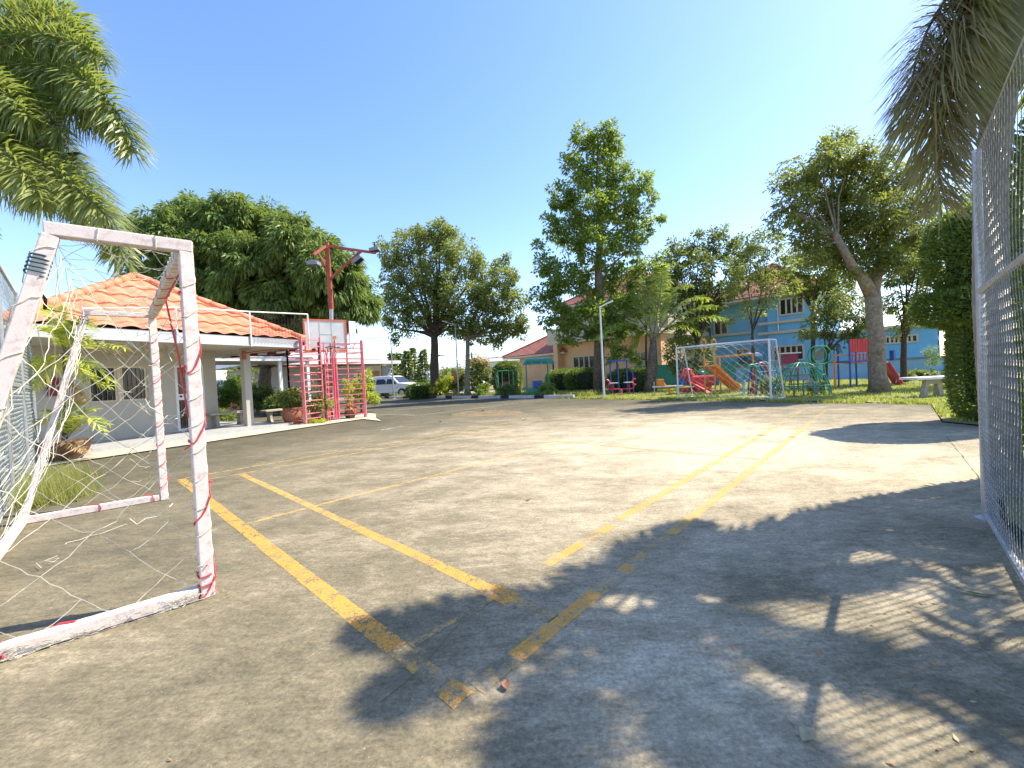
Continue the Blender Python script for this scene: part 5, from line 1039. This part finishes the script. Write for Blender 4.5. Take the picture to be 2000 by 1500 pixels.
# ================================================================ CAR
def car(label, c, ang, sc=1):
    c = Vector(c); r = thing('parked_car', label, 'car', c); R = Matrix.Rotation(ang, 3, 'Z'); T = lambda x, y, z: c+R@Vector((x*sc, y*sc, z*sc))
    prof = [(-2.3, .35), (-2.35, .75), (-2.25, 1.0), (-2.05, 1.5), (-1.7, 1.66), (.2, 1.68), (.5, 1.62), (1.15, 1.12), (2.1, .98), (2.35, .75), (2.35, .35)]
    b = MB(); n = len(prof); W_ = [.88, .92, .92, .72, .66, .66, .68, .86, .86, .82, .84]
    for s in (-1, 1):
        for (x, z), w_ in zip(prof, W_): b.v.append(tuple(T(x, s*w_, z)))
    b.face(list(range(n))[::-1]); b.face([n+i for i in range(n)])
    for i in range(n): j = (i+1) % n; b.face([i, j, n+j, n+i])
    b.build('body', MT['carpaint'], r, bevel=.05)
    g = MB()
    for s in (-1, 1):
        for x0, x1, x2, x3 in ((-1.95, -1.05, -.95, -1.72), (-.95, .0, .0, -.85), (.08, 1.0, .5, .08)):
            g.v += []; P = [T(x0, s*.925, 1.04), T(x1, s*.90, 1.04), T(x2, s*.70, 1.54), T(x3, s*.70, 1.54)]; g.add(P, [(0, 1, 2, 3)])
    g.add([T(-2.27, -.78, 1.05), T(-2.27, .78, 1.05), T(-2.10, .62, 1.45), T(-2.10, -.62, 1.45)], [(0, 1, 2, 3)]); g.add([T(1.16, -.78, 1.13), T(1.16, .78, 1.13), T(.58, .6, 1.59), T(.58, -.6, 1.59)], [(0, 1, 2, 3)]); g.build('window', MT['carglass'], r)
    for x in (-1.4, 1.45):
        for s in (-1, 1):
            w_ = MB(); w_.tube([T(x, s*.93, .34), T(x, s*.72, .34)], .34*sc, 18); o = w_.build('wheel', MT['tyre'], r); w_ = MB(); w_.tube([T(x, s*.94, .34), T(x, s*.92, .34)], .2*sc, 14); w_.build('rim', MT['galv'], o)
    for s in (-1, 1):
        l = MB(); l.box(T(-2.33, s*.72, .92), (.06*sc, .22*sc, .2*sc), ang); l.build('tail_light', MT['redp'], r)
    l = MB(); l.box(T(-2.36, 0, .62), (.03, .7, .16), ang); l.build('number_plate', MT['white'], r); return r
cc = at(768, 770, 31.5); cc.z = .03; car('white parked car behind the weeds beyond the striped kerb', cc, -.35, .98)
cc = at(905, 765, 38); cc.z = .03; car('white car mostly hidden behind shrubs and the lamp pole', cc, -.5, .95)

# ================================================================ PLAYGROUND
def play(name, label, cat, loc, group=None): return thing(name, label, cat, loc, group)
# yellow slide
s0_ = at(1378, 772, 16.9); s0_.z = .02; s1_ = at(1398, 772, 16.9); s1_.z = .02; sl_ = play('slide', 'yellow framed slide with orange chute and looped ladder handles', 'slide', s0_)
pt_ = at(1388, 714, 16.9).z; dirS = (at(1436, 760, 17.4)-s1_); dirS.z = 0
for q in (s0_, s1_):
    top = q+Z*(pt_+.5); lp = [q, q+Z*pt_, top+Vector((0, 0, 0))]; m = MB(); m.tube(lp, .03, 7); m.tube([top+Vector((.10*math.sin(a), 0, .05+.26*(1-math.cos(a))/1)) for a in np.linspace(0, 2*math.pi, 14)], .028, 6); m.build('ladder_post', MT['yellowp'], sl_)
for i in range(5):
    m = MB(); m.tube([s0_+Z*(.25+.28*i), s1_+Z*(.25+.28*i)], .02, 6); m.build('rung', MT['yellowp'], sl_)
cs = (s0_+s1_)/2; sd_ = Vector((-dirS.y, dirS.x, 0)).normalized()*.24
def chute(par, a, e, sdv, mat, lip=.14, th=.02):
    m = MB(); n = 10; pts = []
    for i in range(n+1):
        t = i/n; p = a.lerp(e, t); p.z = a.z+(e.z-a.z)*(t**1.0)-.10*math.sin(math.pi*t)*0; pts.append(p)
    for i in range(n):
        p, q = pts[i], pts[i+1]; m.add([p-sdv, p+sdv, q+sdv, q-sdv], [(0, 1, 2, 3)])
        for s in (-1, 1): m.beam(p+sdv*s+Z*lip/2, q+sdv*s+Z*lip/2, .03, lip, up=(0, 0, 1))
    return m.build('chute', MT[mat], par)
chute(sl_, cs+Z*pt_, s1_+dirS+Z*.12, sd_, 'orangep'); m = MB(); m.box(cs+Z*(pt_-.03)-dirS.normalized()*.1, (.5, .5, .05), math.atan2(dirS.y, dirS.x)); m.build('platform', MT['yellowp'], sl_)
m = MB(); e = s1_+dirS; m.tube([e, e+Z*.3], .025, 6); m.tube([e-dirS*.3, e-dirS*.3+Z*.4], .025, 6); m.build('support', MT['yellowp'], sl_)
# monkey bars
a_, b_ = at(1408, 768, 17.5), at(1473, 772, 16.0); a_.z = b_.z = .02; mk = play('monkey_bars', 'yellow monkey bar beam between slide and arched climber', 'climbing frame', a_); zt3 = at(1473, 693, 16).z
for q in (a_, b_): 
    m = MB(); m.tube([q, q+Z*zt3], .035, 7); m.build('post', MT['yellowp'], mk)
m = MB(); m.tube([a_+Z*zt3, b_+Z*zt3], .035, 7); m.tube([a_+Z*zt3+Vector((.1, .5, 0)), b_+Z*zt3+Vector((.1, .5, 0))], .035, 7); m.build('beam', MT['yellowp'], mk)
for i in range(7): q = a_.lerp(b_, (i+.5)/7)+Z*zt3; m = MB(); m.tube([q, q+Vector((.1, .5, 0))], .02, 6); m.build('rung', MT['yellowp'], mk)
# arch climbers
def arch(par, a, b, h_, r, mat, n=14, nm='arch'):
    a = Vector(a); b = Vector(b); m = MB(); m.tube([a.lerp(b, (1-math.cos(t))/2)+Z*h_*math.sin(t) for t in np.linspace(0, math.pi, n)], r, 7); return m.build(nm, MT[mat], par)
ac = play('arch_climber', 'striped arched tunnel climber in green red and pale blue', 'climbing frame', at(1480, 775, 15.5))
for i, (x0, x1, y, mt_) in enumerate(((1452, 1488, 15.4, 'green'), (1462, 1498, 15.7, 'blue'), (1470, 1506, 16.0, 'redp'), (1478, 1514, 16.3, 'bluelow'), (1488, 1524, 16.6, 'teal'))):
    p, q = at(x0, 773, y), at(x1, 773, y); p.z = q.z = .02; arch(ac, p, q, 1.15+.03*i, .045 if i in (0, 2) else .03, mt_)
for t in np.linspace(.15*math.pi, .85*math.pi, 7):
    m = MB(); f = lambda x0, x1, y: (lambda p, q: Vector((0, 0, .02))+Vector((p.x, p.y, 0)).lerp(Vector((q.x, q.y, 0)), (1-math.cos(t))/2)+Z*1.16*math.sin(t))(at(x0, 773, y), at(x1, 773, y)); m.tube([f(1452, 1488, 15.4), f(1488, 1524, 16.6)], .022, 6); m.build('rung', MT['teal' if int(t*10) % 2 else 'blue'], ac)
for (x_, mt_) in ((1450, 'bluelow'), (1476, 'blue'), (1488, 'redp'), (1496, 'bluelow')):
    p = at(x_, 774, 15.1); p.z = .02; m = MB(); m.tube([p, p+Vector((.12, 0, .62))], .035, 7); m.build('leg', MT[mt_], ac)
# dome / spiral climber
dc = at(1565, 775, 14.3); dc.z = .02; dm = play('spiral_climber', 'green and grey spiral dome climber left of the broad tree', 'climbing frame', dc)
for k in range(9):
    a = k*math.pi/9; d = Vector((math.cos(a), math.sin(a), 0)); m = MB(); m.tube([dc+d*.85*math.cos(t)+Z*1.15*math.sin(t) for t in np.linspace(0, math.pi, 16)], .018, 6); m.build('rib', MT['green' if k % 3 else 'teal'], dm)
for z_, mt_ in ((.35, 'teal'), (.7, 'green'), (.98, 'galv')):
    rr = .85*math.sqrt(1-(z_/1.15)**2); m = MB(); m.tube([dc+Vector((rr*math.cos(t), rr*math.sin(t), z_)) for t in np.linspace(0, 2*math.pi, 25)], .018, 6, False); m.build('hoop', MT[mt_], dm)
for k in range(7):
    a = at(1560, 735-k*3, 13.6); b = at(1600, 772-k*3, 13.5); m = MB(); m.tube([Vector((a.x, a.y, max(.1, a.z))), Vector((b.x, b.y, max(.04, b.z)))], .010, 5); m.build('slanted_bar', MT['galv'], dm)
# ring climber
rc_ = at(1608, 772, 15.8); rc_.z = .02; rg = play('ring_climber', 'tall green ring on a stand with a woven grey disc', 'climbing frame', rc_)
zc = at(1608, 694, 15.8).z; R_ = .36
for k, yy in enumerate((0, .25)):
    m = MB(); m.tube([rc_+Vector((R_*math.cos(t), yy, zc+R_*math.sin(t))) for t in np.linspace(0, 2*math.pi, 25)], .025, 6, False); m.build('ring', MT['green'], rg)
m = MB(); m.tube([rc_+Vector((-.15, .12, 0)), rc_+Vector((-.12, .12, zc-R_))], .03, 6); m.tube([rc_+Vector((.25, .12, 0)), rc_+Vector((.15, .12, zc-R_*.95))], .03, 6); m.build('leg', MT['green'], rg)
m = MB(); m.tube([rc_+Vector((0, .13, zc)), rc_+Vector((0, .19, zc))], .2, 18); m.build('disc', MT['capstone'], rg)
# maroon panel frame
q = at(1545, 772, 17.2); q.z = .02; mr = play('panel_climber', 'maroon net panel climber behind the green spiral', 'climbing frame', q); za, zb2 = at(1545, 711, 17.2).z, at(1545, 692, 17.2).z
m = MB(); m.box(q+Z*(za+zb2)/2, (.62, .06, zb2-za), -.2); m.build('panel', MT['maroon'], mr); m = MB()
for s in (-.3, .3): m.tube([q+Vector((s, 0, 0)), q+Vector((s, 0, za))], .025, 6)
m.tube([q+Vector((-.1, .3, .0)), q+Vector((-.1, .3, za*.8)), q+Vector((.2, .3, za*.8)), q+Vector((.25, .3, 0))], .03, 6); m.build('leg', MT['redp'], mr)
m = MB(); m.box(q+Z*(zb2+.03), (.72, .4, .05), -.2); m.build('top_board', MT['white'], mr)
# low bars
q = at(1572, 776, 13.8); q.z = .02; lb_ = play('low_bars', 'low green bench bar on thin brown legs before the spiral', 'bench', q); m = MB(); m.box(q+Z*.42, (.95, .05, .04), -.2); m.box(q+Z*.28, (.95, .05, .03), -.2); m.build('bar', MT['green'], lb_)
for s in (-.35, -.05, .12): m = MB(); m.tube([q+Vector((s, 0, 0)), q+Vector((s, 0, .42))], .016, 6); m.build('leg', MT['maroon'], lb_)
# play tower with red panels and slide
q = at(1668, 765, 17); q.z = .02; pw_ = play('play_tower', 'play tower with bright red panels and red slide behind pale trunk', 'playground tower', q); h2 = lambda py: at(1668, py, 17).z
for s in (-.38, .38):
    for t in (-.3, .3): m = MB(); m.tube([q+Vector((s, t, 0)), q+Vector((s, t, h2(664)))], .035, 7); m.build('post', MT['blue'], pw_)
m = MB()
for i in range(8): m.box(q+Vector((-.36+i*.103, -.36, (h2(664)+h2(690))/2)), (.085, .035, h2(664)-h2(690)), 0)
m.build('panel', MT['redp'], pw_); m = MB()
for i in range(5): m.box(q+Vector((-.3+i*.15, -.34, (h2(692)+h2(706))/2)), (.04, .03, h2(692)-h2(706)), 0)
m.build('railing', MT['redp'], pw_); m = MB(); m.box(q+Z*h2(707), (.85, .7, .06), 0); m.build('platform', MT['blue'], pw_)
m = MB()
f0, f1 = at(1632, 770, 16.6), at(1632, 694, 16.6); f0.z = .02; g0 = at(1715, 692, 17.2); m.tube([f0, Vector((f0.x, f0.y, f1.z))], .035, 7); m.tube([Vector((f0.x, f0.y, f1.z)), g0], .028, 6); m.tube([Vector((f0.x, f0.y, f1.z-.35)), g0-Z*.35], .024, 6); m.build('bridge_rail', MT['orangep'], pw_)
chute(pw_, at(1728, 712, 17), at(1754, 752, 16.6), Vector((.12, .28, 0)), 'redp'); m = MB(); m.tube([at(1732, 705, 16.9), at(1752, 738, 16.5), at(1750, 748, 16.5)], .02, 6); m.build('slide_rail', MT['white'], pw_)
m = MB(); m.box(at(1743, 694, 17.2), (.10, .16, .42), .2); m.build('side_panel', MT['blue'], pw_)
# red fibreglass climber
q = at(1362, 765, 18.5); q.z = .02; rc2 = play('toy_train', 'bright red toy train climber with small slide behind white goal', 'playground toy', q)
m = MB(); m.box(q+Vector((.15, 0, .55)), (1.15, .7, .45), 0); m.box(q+Vector((-.1, 0, .15)), (1.3, .6, .2), 0); m.box(q+Vector((.3, .1, .3)), (.6, .6, .25), 0); m.build('body', MT['redp'], rc2, bevel=.08); m = MB(); m.lathe(q+Vector((-.45, 0, .72)), [(.28, 0), (.34, .12), (.20, .26), (.26, .34), (.05, .42)], 12); m.build('cab_roof', MT['redp'], rc2, smooth=True)
m = MB(); m.lathe(q+Vector((.25, .1, .77)), [(.13, 0), (.17, .1), (.12, .2), (.02, .22)], 10); m.build('funnel', MT['teal'], rc2, smooth=True); m = MB(); m.box(q+Vector((.72, -.05, .5)), (.18, .5, .4), .3); m.box(q+Vector((-.72, 0, .5)), (.2, .5, .3), .1); m.build('end_panel', MT['blue'], rc2, bevel=.03)
chute(rc2, q+Vector((-.4, -.3, .5)), q+Vector((.05, -1.0, .06)), Vector((.16, .08, 0)), 'redp', .08)
# spring seesaw
q = at(1214, 772, 19.5); q.z = .02; ss = play('seesaw', 'pink-red spring seesaw with scrolled ends near the street lamp', 'seesaw', q)
m = MB(); m.tube([q+Vector((-.62, 0, .40)), q+Vector((-.56, 0, .30)), q+Vector((.56, 0, .30)), q+Vector((.62, 0, .40))], .03, 7); m.build('beam', MT['redp'], ss)
for s in (-1, 1):
    m = MB(); m.tube([q+Vector((s*(.62+.07*math.sin(a)), 0, .40+.28*a/6.28+.06*math.cos(a))) for a in np.linspace(0, 9, 14)], .045, 7); m.build('scroll_end', MT['redp'], ss)
    m = MB(); m.box(q+Vector((s*.36, 0, .60)), (.42, .24, .035), 0); m.build('seat', MT['white'], ss); m = MB(); m.tube([q+Vector((s*.4, 0, 0)), q+Vector((s*.4, 0, .58))], .02, 6); m.build('leg', MT['redp'], ss)
m = MB(); m.tube([q+Vector((.07*math.cos(a), .07*math.sin(a), .30*a/25)) for a in np.linspace(0, 25, 60)], .016, 5); m.build('spring', MT['pink'], ss)
# blue bars tower
q = at(1215, 768, 21); q.z = .02; bt = play('bar_frame', 'dark blue bar frame behind the pink seesaw', 'climbing frame', q); zt4 = at(1215, 705, 21).z
for x_, hh_ in ((-.55, 1), (-.15, .9), (.3, 1), (.6, .7)): m = MB(); m.tube([q+Vector((x_, 0, 0)), q+Vector((x_, 0, zt4*hh_))], .04, 7); m.build('post', MT['blue'], bt)
m = MB(); m.box(q+Vector((-.12, 0, zt4)), (.95, .3, .08), 0); m.build('top_board', MT['blue'], bt)
# pale goal-side seesaw/orange rocker
q = at(1305, 770, 18); q.z = .02; rk = play('rocker', 'orange and pink rocking bench left of the white goal', 'seesaw', q); m = MB(); m.box(q+Vector((.0, 0, .38)), (1.3, .22, .04), 0); m.build('plank', MT['white'], rk); m = MB(); m.tube([q+Vector((-.3, 0, .62)), q+Vector((-.2, 0, .55)), q+Vector((0, 0, .3)), q+Vector((.12, 0, 0))], .045, 7); m.box(q+Vector((-.33, 0, .55)), (.28, .2, .32), 0); m.build('backrest', MT['orangep'], rk, bevel=.02); m = MB(); m.tube([q+Vector((-.6, 0, 0)), q+Vector((-.6, 0, .6))], .025, 6); m.build('leg', MT['galv'], rk)
# swings near orange house
def swing(label, px0, px1, Y, ztop, matp, seatm):
    a, b = at(px0, 768, Y), at(px1, 768, Y); a.z = b.z = .02; r = play('swing_set', label, 'swing', (a+b)/2, 'swing frames by the orange house'); 
    for q in (a, b):
        for s in (-.45, .45): m = MB(); m.tube([q+Vector((0, s, 0)), q+Z*ztop], .035, 7); m.build('leg', MT[matp], r)
    m = MB(); m.tube([a+Z*ztop, b+Z*ztop], .035, 7); m.build('top_bar', MT[matp], r); c = (a+b)/2; d = (b-a)*.22
    m = MB(); m.box(c+Z*.45, ((b-a).length*.5, .35, .05), 0); m.box(c+Z*.65+Vector((0, .16, 0)), ((b-a).length*.5, .04, .4), 0); m.build('seat', MT[seatm], r); m = MB()
    for s in (-1, 1): m.tube([c+d*s+Z*.45, c+d*s+Z*ztop], .012, 5)
    m.build('hanger', MT['galv'], r); return r
swing('green swing frame with brown seat left of the orange house', 974, 1004, 23.5, 1.5, 'green', 'brown'); swing('green swing frame with blue seat before the orange house window', 1030, 1072, 22, 1.9, 'green', 'blue')
m = MB(); q = at(1045, 764, 22); q.z = .25; m.box(q, (.95, .5, .4), 0); tag(m.build('storage_box', MT['green'], bevel=.04), 'green box below the blue swing seat', 'box')
m = MB(); q = at(1052, 712, 22.5); m.prism([q+Vector((-.9, -.3, .0)), q+Vector((.9, -.3, 0)), q+Vector((.7, -.3, .3)), q+Vector((-.7, -.3, .3))], (0, .9, .1)); tag(m.build('swing_canopy', MT['teal']), 'small green canopy above the right swing frame', 'canopy')
# concrete table right
q = at(1822, 776, 11.6); q.z = .02; tb_ = play('stone_table', 'cast stone table with pale top and arched leg by the topiary', 'table', q); zt5 = at(1822, 737, 11.6).z
m = MB(); m.box(q+Vector((.15, 0, zt5-.03)), (1.55, .62, .07), -.1); m.build('tabletop', MT['white'], tb_, bevel=.01)
for s in (-.0,): m = MB(); y0 = -.05; P = [(-.30, 0), (-.17, 0), (-.12, zt5*.62), (.12, zt5*.62), (.17, 0), (.30, 0), (.20, zt5-.10), (.26, zt5-.07), (-.26, zt5-.07), (-.20, zt5-.10)]; m.prism([q+Vector((x-.02, y0, z)) for x, z in P], (0, .12, 0)); m.build('leg', MT['concretebench'], tb_)
m = MB(); m.prism([q+Vector((x+.62, .2, z)) for x, z in P], (0, .12, 0)); m.build('leg', MT['concretebench'], tb_)
# signs near kerb
m = MB(); q = at(891, 760, 27); q.z = 0; m.box(at(891, 739, 27), (.28, .06, .75), 0); m.tube([q, at(891, 745, 27)], .03, 6); tag(m.build('banner_sign', MT['orangered']), 'small upright orange-red banner by the thin lamp pole', 'sign')
# ================================================================ FALLEN LEAVES
def fallen(label, px, py, L, W, ang, mat, curl=.35, stem=.4):
    c = G(px, py, .004); r = thing('fallen_leaf', label, 'leaf', c); V = []; F = []; n = 8; R = Matrix.Rotation(ang, 3, 'Z')
    for i in range(n+1):
        t = i/n; w_ = W*math.sin(math.pi*min(.999, t)**.8)**1.25*(1+.12*math.sin(i*2.3)) if 0 < i < n else .001
        for s in (-1, 0, 1): V.append(tuple(c+R@Vector(((t-.5)*L, s*w_/2, .004+abs(s)*w_*curl+.06*L*(2*t-1)**2*1.5+.002*math.sin(i*2+s)))))
    for i in range(n):
        for k in range(2): b0 = i*3+k; F.append((b0, b0+1, b0+4, b0+3))
    npmesh('blade', V, F, MT[mat], r); m = MB(); m.tube([c+R@Vector((L*.5, 0, .02)), c+R@Vector((L*(.5+stem*.6), .004, .026)), c+R@Vector((L*(.5+stem), .0, .018))], .0016, 5); m.build('stalk', MT[mat], r); return r
MT['tanleaf'] = plain('pale_tan_leaf', (.50, .42, .24), .7, 0, .15, 40, .2); MT['greenleaf'] = plain('fresh_green_leaf', (.06, .16, .02), .5, 0, .2, 40, .2)
fallen('curled pinkish brown leaf near the corner of yellow lines', 989, 1340, .055, .038, 1.55, 'deadleaf'); fallen('folded tan leaf in the shade at bottom right', 1580, 1441, .085, .045, .55, 'tanleaf'); fallen('long narrow green leaf in the shade by the right fence', 1912, 1162, .16, .022, -.55, 'greenleaf', .1, .05)
fallen('short brown fallen palm sheath on the pavilion apron', 335, 857, .40, .07, -.8, 'deadleaf', .2, .1)
fallen('dry leaf beside the white court line', 943, 803, .16, .10, .3, 'deadleaf'); fallen('dry leaf on the faded orange patch', 1024, 820, .16, .10, 1.2, 'tanleaf'); fallen('small dark leaf in the middle of the court', 1032, 977, .05, .03, .6, 'deadleaf')
fallen('dry leaf at the edge of the orange patch near the pale line', 861, 824, .14, .09, 2.2, 'deadleaf'); fallen('brown scrap in front of the potted palm', 170, 898, .2, .08, .2, 'deadleaf')

# ================================================================ LITTER
P = []
for i in range(420):
    if i < 150: q = Vector((3.2, 2.7, 0))-cv*random.uniform(0, 4)-cu*abs(random.gauss(0, .5))
    elif i < 260: q = Vector((-4.0, 5.0, 0))+Vector((random.gauss(0, 2), random.gauss(0, 2), 0))
    else: q = Vector((random.uniform(-6, 8), random.uniform(1, 15), 0))
    if inpoly(q.x, q.y, court_poly): P.append((q.x, q.y, .003))
P = np.array(P); N = len(P); D = rng.normal(0, 1, (N, 3)); D[:, 2] = .12
o = leafmesh('leaf_litter', P, D, rng.uniform(.008, .032, N), rng.uniform(.005, .014, N), MT['brownstraw'], droop=0); o['kind'] = 'stuff'; tag(o, 'tiny dry leaf bits and grit scattered over the court', 'litter')
